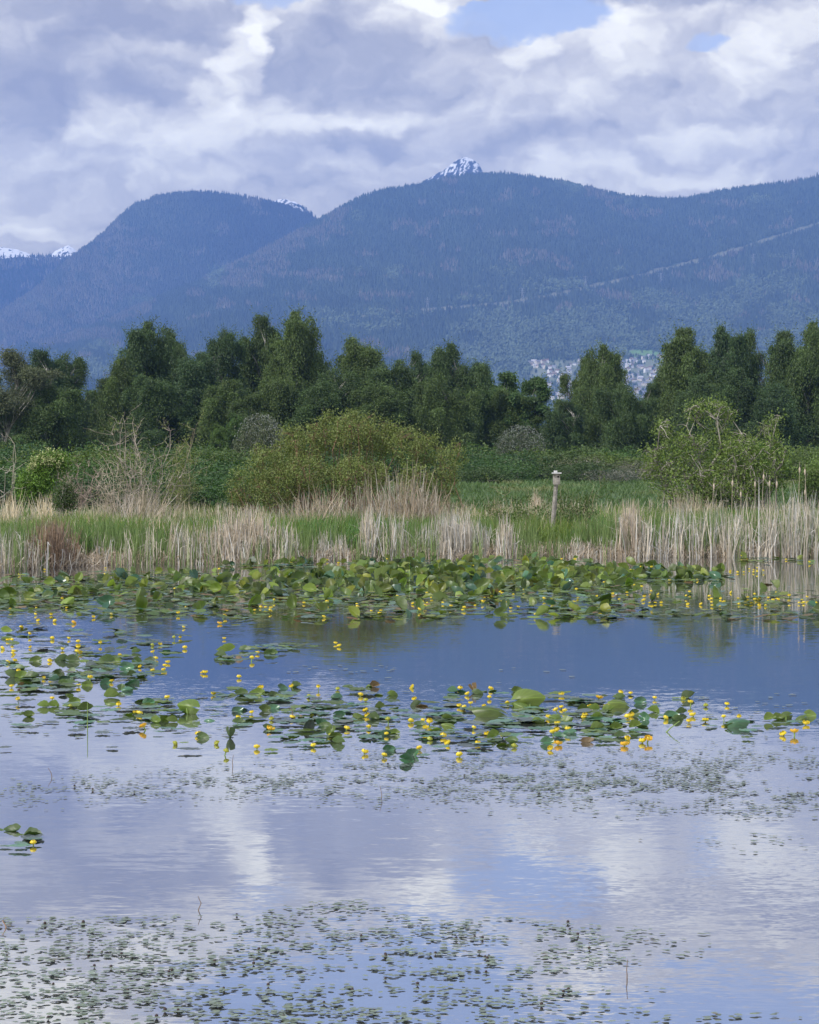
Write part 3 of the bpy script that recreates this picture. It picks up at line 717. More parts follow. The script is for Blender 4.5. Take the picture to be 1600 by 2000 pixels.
# ------------------------------------------------------------------ shrubs
def shrub_meshes(seed, lobes, stems, leaf, nleaf, lmat, smat, lname='leaves', sname='stems', stem_r=0.02, thick=0.8, twig_n=260, tint_s=1.0, base_y=0.0, shell=0.45, cluster=14, sprawl=0.12, stint=None):
    """lobes: (x, y, z, rx, rz) in metres from the base. returns list of (name, mesh)"""
    g = np.random.default_rng(seed); Lb = np.array(lobes, float); S = Acc(); C = Acc()
    vol = Lb[:, 3] ** 2 * Lb[:, 4]; pr = vol ** 0.8; pr /= pr.sum()
    def pick(n, shell_):
        i = g.choice(len(Lb), n, p=pr); d = unit(g.normal(size=(n, 3))); r = (shell_ + (1 - shell_) * g.uniform(0, 1, n) ** 0.6)[:, None]
        p_ = Lb[i, :3] + d * r * Lb[i][:, [3, 3, 4]]; p_[:, 2] = np.maximum(p_[:, 2], 0.08); return p_, i
    # main stems
    e, i = pick(stems, 0.1); b = np.stack([e[:, 0] * sprawl + g.normal(0, .12, stems), e[:, 1] * sprawl + base_y, np.full(stems, -.05)], 1)
    b[:, 0] += Lb[i, 0] * 0.35
    m_ = wander(g, b, e, 7, 0.16)
    rr = np.linspace(1, .3, 7)[None] * stem_r * g.uniform(.5, 1.3, (stems, 1)); Vv, q = tubes(m_, rr, 5)
    st = np.repeat(np.repeat(g.uniform(.7, 1.3, stems), 7), 5)[:, None] * (np.array(stint if stint is not None else (1, 1, 1)))
    S.add(Vv, q, tint=st)
    # twigs springing from the stems out to the crown
    e2, _ = pick(twig_n, shell); allp = m_[:, 2:].reshape(-1, 3)
    idx = np.array([np.argmin(((allp - p_) ** 2).sum(1) + g.uniform(0, .4, len(allp))) for p_ in e2])
    t2 = wander(g, allp[idx], e2, 5, 0.16)
    Vv, q = tubes(t2, np.linspace(.5, .16, 5)[None] * stem_r * g.uniform(.4, .9, (twig_n, 1)), 3)
    S.add(Vv, q, tint=np.repeat(g.uniform(.7, 1.3, twig_n), 15)[:, None] * np.array(stint if stint is not None else (1, 1, 1)))
    # leaves clustered along the twigs and through the lobes
    nc = nleaf // cluster; a = int(nc * .5)
    ii = g.integers(0, twig_n, a); k_ = g.uniform(2.0, 4.0, a); lo = np.floor(k_).astype(int).clip(0, 3); f = (k_ - lo)[:, None]
    c1 = t2[ii, lo] * (1 - f) + t2[ii, lo + 1] * f; c2, _ = pick(nc - a, shell); cc_ = np.concatenate([c1, c2])
    pts = (cc_[:, None] + g.normal(0, thick * leaf * 1.8, (nc, cluster, 3))).reshape(-1, 3); pts[:, 2] = np.maximum(pts[:, 2], .05)
    tone = np.repeat(g.uniform(.72, 1.35, nc), cluster) * g.uniform(.85, 1.2, nc * cluster)
    Vv, tr = leaves(pts, g.normal(size=pts.shape) + [0, 0, .4], g.uniform(.8, 1.3, len(pts)) * leaf, g.uniform(.4, .6, len(pts)) * leaf, g)
    C.add(Vv, tris=tr, tint=np.repeat(tone[:, None] * np.array(tint_s if isinstance(tint_s, tuple) else (tint_s,) * 3), 4, 0))
    return [(sname, S.build(sname, smat, link=False)), (lname, C.build(lname, lmat, link=False))]
def put(name, parts, X, D, label, cat='shrub', group=None, sc=1.0, rz=0.0, z=None):
    x = xat(X, D); z = float(gz(np.array([x]), np.array([D]))[0]) if z is None else z
    root = empty(name, (x, D, z), rz, sc)
    for nm, me in parts:
        o = bpy.data.objects.new(nm, me); COL.objects.link(o); o.parent = root
    return tag(root, label, cat, group)
def lob(X0, D, items, zb=0.3):
    """photo-measured crown lobes (X, Y, rx px, ry px, depth offset m) -> metres from the base of a shrub standing at column X0, distance D"""
    return [(xat(X, D) - xat(X0, D), dy, zat(Y, D) - zb, rx / ppm(D), ry / ppm(D)) for X, Y, rx, ry, dy in items]

BL = [(470, 955, 38, 40, .3), (520, 915, 45, 42, -.2), (560, 885, 42, 38, .5), (600, 865, 48, 40, 0), (545, 950, 60, 45, -.6), (640, 850, 45, 42, .4), (690, 842, 52, 42, -.3), (735, 858, 52, 42, .3),
      (790, 868, 48, 38, -.2), (835, 880, 40, 36, .4), (875, 905, 30, 34, -.2), (600, 925, 60, 40, -.8),  (810, 935, 44, 36, -.7), (860, 945, 44, 38, .2), (890, 872, 20, 16, .2), (555, 845, 20, 16, .3),
      (670, 812, 16, 14, .2), (710, 815, 14, 12, 0), (775, 835, 20, 14, .3)]
BL = [(a_, b_, c_ * .84, d_ * .86, e_) for a_, b_, c_, d_, e_ in BL] + [(a_, b_, 12, 13, .2) for a_, b_ in ((600, 832), (640, 812), (735, 812), (755, 828), (810, 838), (850, 850), (575, 848), (505, 880), (465, 925), (905, 895))]
put('dogwood_shrub', shrub_meshes(21, lob(690, 76, BL + [(700, 925, 62, 34, -.8)], .33), 240, 0.075, 33000, M_OLIVE, M_REDTWIG, stem_r=.014, twig_n=1700, sprawl=.55, shell=.6, cluster=12),
    690, 76, 'huge olive green shrub with reddish stems on the bank')
BR_ = [(1390, 795, 34, 26, 0), (1350, 800, 22, 20, .3), (1425, 800, 22, 18, .2), (1300, 835, 26, 26, .2), (1330, 870, 46, 38, -.3), (1285, 890, 36, 36, .3), (1270, 925, 26, 34, 0), (1400, 865, 46, 40, .3), (1450, 880, 46, 40, -.4),
      (1500, 835, 28, 24, .3), (1520, 815, 12, 10, .2), (1510, 880, 34, 36, 0), (1470, 930, 50, 40, -.5), (1400, 930, 56, 42, -.5), (1330, 940, 50, 40, -.2), (1520, 930, 26, 36, .4), (1420, 965, 60, 25, -.5)]
BR = [(a_, b_, c_ * .9, d_ * .9, e_) for a_, b_, c_, d_, e_ in BR_]
put('willow_shrub', shrub_meshes(22, lob(1400, 84, BR, .35), 60, 0.10, 14500, M_GREENB, M_TWIG, stem_r=.044, twig_n=1100, sprawl=.35, shell=.4, cluster=12),
    1400, 84, 'tall green shrub with pale crooked branches at right')
put('elder_shrub', shrub_meshes(26, lob(1480, 88, [(1465, 890, 36, 30, 0), (1490, 905, 36, 34, .3), (1450, 915, 26, 26, -.3), (1490, 940, 30, 26, 0)], .35), 20, 0.12, 5000, M_ELDER, M_TWIG, twig_n=120),
    1480, 88, 'bright lime green bush glowing inside the crooked right shrub')
put('shrub', shrub_meshes(23, lob(1590, 86, [(1580, 930, 30, 28, 0), (1610, 915, 34, 34, .2), (1590, 955, 36, 22, 0), (1640, 930, 40, 40, 0)], .35), 26, 0.09, 6000, M_GREENB, M_TWIG, twig_n=200),
    1590, 86, 'green bush cut by right picture edge above the reeds')
eld = shrub_meshes(24, lob(85, 82, [(92, 905, 24, 18, 0), (75, 918, 22, 20, .2), (112, 900, 18, 14, .1), (62, 945, 26, 22, 0), (85, 940, 24, 24, -.2), (55, 968, 20, 14, 0), (120, 915, 12, 12, .2)], .33), 24, 0.10, 7000, M_ELDER, M_TWIG, twig_n=130)
g = np.random.default_rng(9); A = Acc(); cen = lob(85, 82, [(80, 892, 0, 0, -.1), (95, 885, 0, 0, 0), (108, 888, 0, 0, .1), (70, 902, 0, 0, -.3), (88, 900, 0, 0, -.4), (101, 897, 0, 0, -.4), (122, 892, 0, 0, 0), (64, 912, 0, 0, -.3), (116, 905, 0, 0, -.2)], .33)
for q_ in cen:
    n = 90; c = np.array(q_[:3]) + g.normal(0, 1, (n, 3)) * [.08, .08, .10]; Vv, tr = leaves(c, g.normal(size=(n, 3)), .05, .05, g); A.add(Vv, tris=tr, tint=np.repeat(g.uniform(.7, 1.1, n), 4))
put('elder_shrub', eld + [('blossom', A.build('blossom', M_BLOSSOM, link=False))], 85, 82, 'light green shrub with creamy flower heads at left')
put('shrub', shrub_meshes(25, lob(125, 70, [(118, 975, 14, 20, 0), (132, 968, 14, 18, .1), (126, 950, 10, 12, 0), (142, 985, 10, 12, 0)], .28), 22, 0.06, 2600, M_SHRUB, M_TWIG, twig_n=80, stem_r=.012),
    125, 70, 'small wispy olive sapling bush in left grass')

def bare(seed, n, D, X, top, halfw, stem_r, zb=.3, twigs=160, tint=(1, 1, 1), leafn=0, lmat=None, lean=0.0, wiggle=.14):
    g = np.random.default_rng(seed); S = Acc(); H = zat(top, D) - zb; wd = halfw / ppm(D)
    b = np.stack([g.normal(0, wd * .35, n), g.normal(0, wd * .3, n), np.full(n, -.05)], 1)
    hh = H * g.uniform(.3, 1, n) ** 1.2; hh[:2] = H
    e = np.stack([b[:, 0] * 1.6 + g.uniform(-1, 1, n) * wd * .7 + lean * hh, b[:, 1] + g.normal(0, .4, n), hh], 1)
    m_ = wander(g, b, e, 7, wiggle); Vv, q = tubes(m_, np.linspace(1, .35, 7)[None] * stem_r * g.uniform(.5, 1.2, (n, 1)), 5)
    S.add(Vv, q, tint=np.repeat(g.uniform(.7, 1.4, n), 35)[:, None] * np.array(tint))
    allp = m_[:, 1:].reshape(-1, 3); s0 = allp[g.integers(0, len(allp), twigs)]
    t2 = wander(g, s0, s0 + g.normal(0, .3, (twigs, 3)) * [1, 1, .5] + [0, 0, .28], 5, .2)
    Vv, q = tubes(t2, np.linspace(.45, .18, 5)[None] * stem_r * np.ones((twigs, 1)), 3); S.add(Vv, q, tint=np.repeat(g.uniform(.7, 1.4, twigs), 15)[:, None] * np.array(tint))
    out = [('branches', S.build('branches', M_TWIG, link=False))]
    if leafn:
        c = t2[g.integers(0, twigs, leafn), g.integers(2, 5, leafn)] + g.normal(0, .06, (leafn, 3)); C = Acc()
        Vv, tr = leaves(c, g.normal(size=(leafn, 3)), .07, .035, g); C.add(Vv, tris=tr, tint=np.repeat(g.uniform(.7, 1.3, leafn), 4)); out.append(('leaves', C.build('leaves', lmat or M_SHRUB, link=False)))
    return out
put('bare_shrub', bare(31, 30, 78, 275, 826, 62, .017, twigs=420, tint=(1.0, .93, .9), leafn=1600, lmat=M_OLIVE, wiggle=.07), 275, 78, 'leafless grey shrub with forked dead branches left of centre')
put('bare_shrub', bare(36, 26, 77, 225, 905, 34, .012, twigs=260, tint=(1.2, 1.1, 1.0), lean=-.05), 225, 77, 'low dead grey brush beside forked leafless shrub')
put('dead_sapling', bare(32, 2, 80, 27, 868, 8, .016, twigs=22, tint=(1.3, 1.25, 1.2), wiggle=.06), 27, 80, 'tall thin dead sapling standing alone at far left')
put('dead_sapling', bare(33, 3, 79, 4, 925, 10, .018, twigs=26, tint=(1.4, 1.35, 1.35), wiggle=.06), 4, 79, 'pale dead sapling against the left picture edge')
put('bare_shrub', bare(34, 30, 92, 140, 912, 46, .016, twigs=420, tint=(.85, .7, .68)), 140, 92, 'low brownish bare thicket behind creamy flowered shrub')
put('sapling', bare(35, 26, 66, 1128, 945, 40, .010, twigs=130, tint=(.75, .7, .5), leafn=2400, lmat=M_SHRUB, lean=.16, wiggle=.07), 1118, 66, 'slanting leafy sapling stems right of the nest box')
put('sapling', bare(37, 14, 66, 1010, 965, 40, .009, twigs=80, tint=(.75, .7, .5), leafn=1700, lmat=M_SHRUB, wiggle=.07), 1010, 67, 'low leafy sapling stems left of the nest box')
put('sapling', bare(38, 30, 70, 370, 832, 28, .012, twigs=160, tint=(.8, .75, .6), leafn=2600, lmat=M_OLIVE, lean=.10, wiggle=.09), 345, 84, 'airy yellow green sapling right of the leafless shrub')

# bramble and low shrub belts in front of the trees
def dome(seed, r, h, leaf, n, mat, stems=26, twn=120):
    g = np.random.default_rng(seed)
    lobes = [(g.uniform(-.55, .55) * r, g.uniform(-.5, .5) * r, h * g.uniform(.25, .62), r * g.uniform(.35, .55), h * g.uniform(.25, .40)) for _ in range(9)]
    return shrub_meshes(seed, lobes, stems, leaf, n, mat, M_TWIG, stem_r=.02, twig_n=twn, shell=.6, cluster=14)
BRM = [dome(41, 3.6, 2.6, .16, 9000, M_BRAMBLE), dome(42, 3.8, 2.4, .16, 9000, M_BRAMBLE), dome(43, 3.4, 2.9, .17, 9000, M_SHRUB)]
HED = [dome(44, 3.2, 2.8, .2, 6000, M_BRAMBLE), dome(45, 3.2, 2.7, .2, 6000, M_SHRUB)]
GREYB = dome(46, 3.2, 2.6, .17, 2600, M_WILLOW, stems=90, twn=700)
its = []
for i, (X, Yt, D, k, s) in enumerate([(-40, 880, 104, 0, 1.2), (40, 872, 112, 1, 1.15), (110, 868, 118, 2, 1.2), (175, 880, 108, 0, 1.05), (235, 876, 116, 1, 1.15), (165, 915, 98, 1, .9), (300, 868, 122, 2, 1.2), (330, 905, 100, 0, .95), (370, 872, 118, 1, 1.2),
                                      (420, 885, 108, 0, 1.1), (455, 862, 130, 2, 1.3), (400, 912, 97, 1, .95), (60, 915, 99, 2, .8), (245, 918, 98, 0, .85), (480, 900, 112, 1, 1.1), (520, 870, 134, 0, 1.3), (10, 905, 98, 1, .9)]):
    zb = .35; hgt = zat(Yt, D) - zb
    o = put('bramble_bush', BRM[k], X, D, None, 'bush', 'brambles before the left trees', sc=(s * 1.15, s, hgt / 2.95), rz=i * 1.3); its.append((o, X, -D))
name_all(its, 'dense bramble mound', 'green thicket at left')
its = []
for i, (X, Yt, D, k, s) in enumerate([(905, 880, 176, 0, 1.1), (955, 880, 182, 1, 1.1), (1000, 875, 186, 0, 1.2), (1050, 868, 190, 1, 1.2), (985, 897, 172, 0, 1.0), (930, 905, 165, 1, .8), (880, 890, 170, 0, 1.1)]):
    zb = .45; hgt = zat(Yt, D) - zb
    o = put('green_bush', HED[k], X, D, None, 'bush', 'bushes along meadow edge', sc=(s * 1.15, s, hgt / 3.0), rz=i * 1.3); its.append((o, X, -D))
name_all(its, 'rounded green bush', 'hedge behind meadow')
its = []
for i, (X, Yt, D, s) in enumerate([(1100, 866, 184, 1.15), (1150, 874, 180, 1.1), (1200, 878, 182, 1.2), (1245, 884, 178, 1.1), (1130, 895, 172, .9), (1195, 905, 170, .9), (1560, 880, 176, 1.2), (1290, 880, 186, 1.2), (1340, 880, 186, 1.2), (1500, 885, 184, 1.2), (1430, 880, 188, 1.2), (1610, 885, 180, 1.2)]):
    hgt = zat(Yt, D) - .45
    o = put('grey_bush', GREYB if i % 2 else HED[1], X, D, None, 'bush', 'greyish bushes along the meadow edge', sc=(s * 1.2, s, hgt / 3.0), rz=i * 1.7); its.append((o, X, -D))
name_all(its, 'grey brown twiggy bush', 'low hedge right of meadow')
# darker shrub row between brambles and birches, closes the foot of the tree belt
its = []
for i, X in enumerate(range(-30, 900, 62)):
    D = 165 + (i * 37) % 22; Yt = 856 + (i * 53) % 16
    o = put('dark_bush', HED[i % 2], X, D, None, 'bush', 'dark bushes at the foot of the birches', sc=(1.5, 1.2, (zat(Yt, D) - .4) / 3.0), rz=i * 2.1); its.append((o, X, -D))
name_all(its, 'dark green bush', 'belt at birch feet')
its = []
for i, X in enumerate(range(900, 1640, 70)):
    D = 200 + (i * 37) % 10; Yt = 862 + (i * 53) % 16
    o = put('dark_bush', HED[(i + 1) % 2], X, D, None, 'bush', 'dark bushes under the right birches', sc=(1.9, 1.2, (zat(Yt, D) - .4) / 3.0), rz=i * 2.1); its.append((o, X, -D))
name_all(its, 'shaded green bush', 'gap below right hand birches')

# special shrubs at the tree belt
RS = shrub_meshes(51, [(0, 0, 1.9, 2.1, 1.5), (-.9, 0, 1.5, 1.5, 1.2), (.9, 0, 1.5, 1.5, 1.2)], 40, .17, 5200, M_WILLOW, M_TWIG, twig_n=200)
g = np.random.default_rng(12); n = 1100; d = unit(g.normal(size=(n, 3)) + [0, -.4, .5]); c = d * [2.2, 2.2, 1.65] * g.uniform(.85, 1.03, (n, 1)) + [0, 0, 1.8]; A = Acc()
Vv, tr = leaves(c, g.normal(size=(n, 3)), .09, .07, g); A.add(Vv, tris=tr, tint=np.repeat(g.uniform(.6, 1.1, n), 4)); RB = A.build('blossom', M_WHITEB, link=False)
put('round_shrub', RS + [('blossom', RB)], 1018, 196, 'round grey shrub speckled with white blossom before dark trees', sc=(.95, .9, (zat(830, 196) - .4) / 3.45))
put('round_shrub', RS + [('blossom', RB)], 508, 160, 'greyish blossoming shrub left of the big olive shrub', sc=(.85, .8, (zat(808, 160) - .4) / 3.45), rz=1.0)
sap = birch(201, 14, 8, 'round', 24, 70)
def sapling(X, top, D, hw, lab):
    x = xat(X, D); z = .4; H = zat(top, D) - z; root = empty('birch_sapling', (x, D, z)); s_ = 2 * hw / ppm(D) / 8; root.scale = (s_, s_, H / 14)
    for nm, me in zip(('trunk', 'crown'), sap):
        o = bpy.data.objects.new(nm, me); COL.objects.link(o); o.parent = root
    tag(root, lab, 'tree')
sapling(458, 800, 168, 30, 'young birch sapling with thin white trunk in front of trees')
sapling(425, 822, 172, 26, 'pale green sapling left of the thin white trunk sapling')

# ------------------------------------------------------------------ grass, reeds and cattails
def bankpts(g, n, X0, X1, d0, d1, pw=1.0):
    X = g.uniform(X0, X1, n); D = edgeD(X) + d0 + (d1 - d0) * g.uniform(0, 1, n) ** pw
    x = xat(X, D); return X, x, D, gz(x, D)
g = np.random.default_rng(61)
A = Acc()
n = 80000; X, x, y, z = bankpts(g, n, -250, 1850, 2.0, 27, 1.25)      # tall bank grass
pat = fbm(x * .5, y * .35, 3, 7); h = g.uniform(.30, .72, n) * (.65 + .7 * pat) * np.interp(y - edgeD(X), [0, 4, 14, 27], [1.0, 1.25, 1.0, .6])
Pp, wd, sdv = blades_fan(g, n, x, y, z, h, g.uniform(.014, .026, n), g.uniform(.1, .9, n) * (.4 + 1.2 * fbm(x * 1.3, y * .8, 2, 24)), k=4, bias=.45 * (fbm(x * 1.1, y * .7, 3, 25) - .5) * 2)
Vv, q = ribbons(Pp, wd, sdv); tone = (g.uniform(.7, 1.35, n) * (.7 + .65 * fbm(x * .8, y * .4, 3, 19)))[:, None] * np.where((g.random(n) < .05)[:, None], np.array([2.9, 1.5, 2.2]), np.where((fbm(x * .9, y * .5, 3, 23) > .5)[:, None], np.array([.80, 1.0, .95]), np.array([1.25, 1.08, .9])))
A.add(Vv, q, tint=np.repeat(tone, 8, 0))
n = 60000; D = 80 + 125 * g.uniform(0, 1, n) ** .8; X = g.uniform(-150, 1750, n); x = xat(X, D); z = gz(x, D)   # meadow behind
h = g.uniform(.18, .42, n); Pp, wd, sdv = blades_fan(g, n, x, D, z, h, g.uniform(.04, .08, n), g.uniform(.3, .9, n), k=3)
Vv, q = ribbons(Pp, wd, sdv); tone = (g.uniform(.75, 1.25, n) * (.72 + .55 * fbm(x * .22, D * .05, 3, 29)))[:, None] * np.where((fbm(x * .3, D * .08, 3, 31) > .62)[:, None], np.array([1.6, 1.05, 1.9]), np.array([.85, .80, 1.15]))
A.add(Vv, q, tint=np.repeat(tone, 6, 0))
tag(A.build('grass', M_GRASS), 'lush green meadow grass behind the reeds', 'grass', kind='stuff')

A = Acc()                                                               # living cattail leaves along the edge
n = 11000; X, x, y, z = bankpts(g, n, -250, 1850, -.5, 2.9, .8)
dens = fbm(X / 60, y * .6, 3, 41); k_ = dens > .40; X, x, y, z = X[k_], x[k_], y[k_], z[k_]; n = len(X)
z = np.maximum(z, -.05); h = g.uniform(.45, 1.05, n) * np.interp(X, [-200, 200, 330, 560, 700, 1100, 1250, 1600], [1, 1.05, .8, .8, .9, .9, 1.1, 1.1])
Pp, wd, sdv = blades_fan(g, n, x, y, z, h, g.uniform(.014, .026, n), g.uniform(.02, .20, n), k=5, curve=.9)
Vv, q = ribbons(Pp, wd, sdv); A.add(Vv, q, tint=np.repeat(g.uniform(.7, 1.35, n)[:, None] * np.array([1, 1, 1]), 10, 0))
tag(A.build('cattail_leaves', M_CATGREEN), 'fresh green cattail leaves growing along the waterline', 'reeds', kind='stuff')

def deadreeds(g, X, x, y, z, h, leanmax=.16, kink=.3, w0=.012, w1=.024, tint=(1, 1, 1), bias=0.0):
    n = len(X); a = g.uniform(0, 6.28, n); ln = g.uniform(0, 1, n) ** 1.6 * leanmax
    lx = np.cos(a) * ln + bias; ly = np.sin(a) * ln; kk = g.random(n) < kink; kf = g.uniform(.4, .85, n)
    kf = np.where(kk, kf, .6); p0 = np.stack([x, y, z], 1); p1 = p0 + np.stack([lx * h * kf, ly * h * kf, h * kf], 1)
    up = np.stack([lx, ly, np.ones(n)], 1); fall = np.stack([g.choice([-1, 1], n) * g.uniform(.3, 1, n), g.normal(0, .3, n), g.uniform(-.9, .5, n)], 1)
    dr = np.where(kk[:, None], fall, up + g.normal(0, .06, (n, 3))); p2 = p1 + dr * (h * (1 - kf))[:, None]
    pm_ = (p0 + p1) / 2 + g.normal(0, .012, (n, 3)); pq = (p1 + p2) / 2 + g.normal(0, .02, (n, 3))
    Pp = np.stack([p0, pm_, p1, pq, p2], 1); wd = g.uniform(w0, w1, n)[:, None] * np.array([.5, .5, .45, .32, .08])[None]
    yaw = g.uniform(-1.0, 1.0, n); sdv = np.stack([np.cos(yaw), np.sin(yaw), 0 * yaw], 1); Vv, q = ribbons(Pp, wd, sdv)
    tone = g.uniform(.6, 1.25, n)[:, None] * np.where((g.random(n) < .35)[:, None], np.array([1.0, 1.03, 1.12]), np.array([1, .94, .88])) * np.array(tint)
    return Vv, q, np.repeat(tone, 10, 0)
TOP = np.array([(-300, 1000), (0, 1015), (50, 1035), (150, 1040), (260, 1035), (330, 1010), (380, 1030), (560, 1030), (600, 1040), (690, 1030), (720, 1000), (770, 995), (800, 1035), (960, 1030), (985, 1000), (1005, 1030), (1050, 1055), (1190, 1040), (1225, 985), (1260, 1010), (1350, 990), (1400, 985), (1500, 975), (1560, 955), (1600, 965), (1900, 960)], float)
DEN = np.array([(-300, .8), (0, .9), (60, .6), (150, .32), (230, .22), (330, .45), (380, .7), (560, .7), (620, .5), (690, .7), (800, .7), (950, .8), (1000, .6), (1050, .3), (1180, .45), (1210, .9), (1300, .85), (1600, 1.0), (1900, 1)], float)
A = Acc(); n = 15500; X, x, y, z = bankpts(g, n, -250, 1850, -.4, 1.8)
k_ = (g.random(n) < np.interp(X, DEN[:, 0], DEN[:, 1])) & (fbm(X / 16, y * .8, 3, 88) > g.uniform(.38, .60, n)); X, x, y, z = X[k_], x[k_], y[k_], z[k_]; n = len(X); z = np.maximum(z, -.05)
hm_ = (EYE + (HZ - np.interp(X, TOP[:, 0], TOP[:, 1])) / F * y) - z
h = hm_ * g.uniform(.18, 1.0, n) ** 1.0 * (.80 + .50 * fbm(X / 7, y * 0, 2, 90)) * np.where(g.random(n) < .05, 1.3, 1)
Vv, q, tt = deadreeds(g, X, x, y, z, h, leanmax=.30, kink=.4); A.add(Vv, q, tint=tt)
n = 9000; X, x, y, z = bankpts(g, n, -250, 1850, -.2, .9); z = np.maximum(z, 0.0)      # fallen litter at the waterline
Vv, q, tt = deadreeds(g, X, x, y, z, g.uniform(.10, .36, n), leanmax=1.7, kink=.6, tint=(.80, .72, .64)); A.add(Vv, q, tint=tt)
n = 15000; X, x, y, z = bankpts(g, n, -250, 1850, 3, 24)                                  # straw among the grass behind
k_ = (fbm(X / 50, y * .3, 3, 93) > .51); X, x, y, z = X[k_], x[k_], y[k_], z[k_]; n = len(X)
Vv, q, tt = deadreeds(g, X, x, y, z, g.uniform(.3, .85, n), leanmax=.6, kink=.4, tint=(.95, .9, .78)); A.add(Vv, q, tint=tt)
tag(A.build('dead_reeds', M_STRAW), 'pale dead reeds standing all along the pond edge', 'reeds', kind='stuff')

def clump(name, seed, X0, X1, d0, d1, n, top, tint, label, lean=.3, kink=.35, bias=0.0, peak=True, cat='reed clump', hmin=.2):
    g = np.random.default_rng(seed); A = Acc(); X = g.normal((X0 + X1) / 2, (X1 - X0) / 4.2, n) if peak else g.uniform(X0, X1, n)
    X = np.clip(X, X0, X1); D = edgeD(X) + g.uniform(d0, d1, n); x = xat(X, D); z = np.maximum(gz(x, D), -.05)
    hm_ = (EYE + (HZ - np.interp(X, [X0, (X0 * 2 + X1) / 3, (X0 + 2 * X1) / 3, X1], [top + 25, top, top, top + 25])) / F * D) - z
    Vv, q, tt = deadreeds(g, X, x, D, z, hm_ * g.uniform(hmin, 1, n) ** 1.15, leanmax=lean, kink=kink, tint=tint, bias=bias); 
    c = Vv.mean(0) * [1, 1, 0]; Vv = Vv - c; A.add(Vv, q, tint=tt); o = A.build(name, M_STRAW); o.location = c
    return tag(o, label, cat)
clump('reed_clump', 71, 52, 152, -.1, 1.3, 1100, 1004, (.56, .44, .37), 'dense rusty brown reed clump near left edge', kink=.45)
clump('reed_clump', 72, 385, 570, .0, 1.6, 1150, 985, (1.0, .93, .88), 'broad pale fan of dead reeds left of centre', lean=.35)
clump('reed_clump', 73, 815, 955, .1, 1.5, 1000, 990, (1.05, 1.05, 1.08), 'silvery dead reed clump below the big shrub right end', lean=.2)
clump('reed_clump', 74, 318, 345, .0, .7, 90, 1000, (1, .95, .9), 'small slanting sheaf of dead reeds left of pale fan', lean=.2, bias=.18)
clump('reed_clump', 75, 700, 735, .0, .9, 200, 985, (1.05, 1.0, .95), 'tall narrow sheaf of pale reeds under the big shrub', lean=.12)
clump('reed_clump', 76, 1205, 1255, .0, 1.1, 420, 968, (1.0, .92, .86), 'tall pale reed clump where right hand reeds begin', lean=.15)
clump('reed_clump', 77, 970, 1006, .0, .9, 150, 1000, (1.05, 1.0, .98), 'small grey reed sheaf left of the nest box', lean=.15)
clump('grass_tuft', 78, 560, 700, 8, 12, 420, 950, (.88, .80, .72), 'tan dead grass heap under left part of big shrub', lean=.9, cat='grass tuft')
clump('grass_tuft', 79, 700, 900, 7, 12, 800, 930, (.70, .62, .54), 'brown tangle of dead stalks beneath the big shrub', lean=.8, cat='grass tuft')
clump('reed_clump', 86, 690, 850, 9, 11, 330, 888, (.78, .74, .70), 'sparse tall grey stalks standing through front of the big shrub', lean=.35, kink=.5, peak=False)
clump('reed_clump', 87, 560, 690, 9, 11, 160, 925, (.85, .78, .70), 'slanting dry stalks before the left part of big shrub', lean=.5, kink=.5, peak=False)
clump('grass_tuft', 80, 215, 330, 12, 18, 560, 945, (.90, .83, .78), 'grey heap of dead grass under the leafless shrub', lean=.9, cat='grass tuft', bias=.2)
clump('grass_tuft', 81, 0, 40, 16, 20, 260, 952, (1.25, 1.15, .95), 'bleached straw tuft at far left edge', lean=.5, cat='grass tuft')
clump('grass_tuft', 82, 68, 110, 15, 18, 300, 958, (1.25, 1.15, .95), 'bleached straw tuft below the creamy flowered shrub', lean=.7, cat='grass tuft')
clump('grass_tuft', 83, 1035, 1062, 26, 30, 260, 953, (1.15, 1.0, .88), 'upright straw tuft in the meadow beside nest box', lean=.35, cat='grass tuft')
clump('grass_tuft', 84, 1290, 1400, 18, 21, 240, 955, (.8, .74, .62), 'dry grass around stems of crooked right shrub', lean=.5, cat='grass tuft')
clump('grass_tuft', 85, 940, 990, 7, 10, 160, 965, (.8, .72, .6), 'brown dead grass tuft at right end of big shrub', lean=.7, cat='grass tuft')

# cattail heads above the right hand reeds
M_CAT = plain('cattail_head', (0.40, 0.34, 0.26), 1.0, noise=.3, scale=60)
ct = []
for X, Y, lean in [(1562, 918, .02), (1572, 922, -.03), (1492, 932, .04), (1503, 945, -.02), (1518, 946, .06), (1475, 946, .0), (1431, 944, .02), (1447, 966, -.02), (1573, 962, .02), (1395, 950, .05)]:
    D = float(edgeD(X)) + 1.3; x = xat(X, D); zb = float(gz(np.array([x]), np.array([D]))[0]); zt = zat(Y, D)
    root = empty('cattail', (x - lean * zt, D, zb)); H = zt - zb; A = Acc()
    Vv, q = tubes(np.array([[(0, 0, 0), (lean * H * .4, 0, H * .5), (lean * H, 0, H + .22)]]), np.array([[.009, .008, .003]]), 5); A.add(Vv, q, tint=(1, .9, .8)); A.build('stalk', M_STRAW, root)
    k = 7; t_ = np.linspace(-.085, .085, k); A = Acc(); Vv, q = tubes(np.stack([np.full(k, lean * H), np.zeros(k), H + t_], 1)[None], (np.array([.005, .018, .024, .026, .024, .018, .004]))[None], 8); A.add(Vv, q); A.build('seed_head', M_CAT, root, smooth=True)
    tag(root, None, 'cattail', 'cattail heads above the right reeds'); ct.append((root, X, 0))
name_all(ct, 'fluffy cattail head', 'right hand reeds')

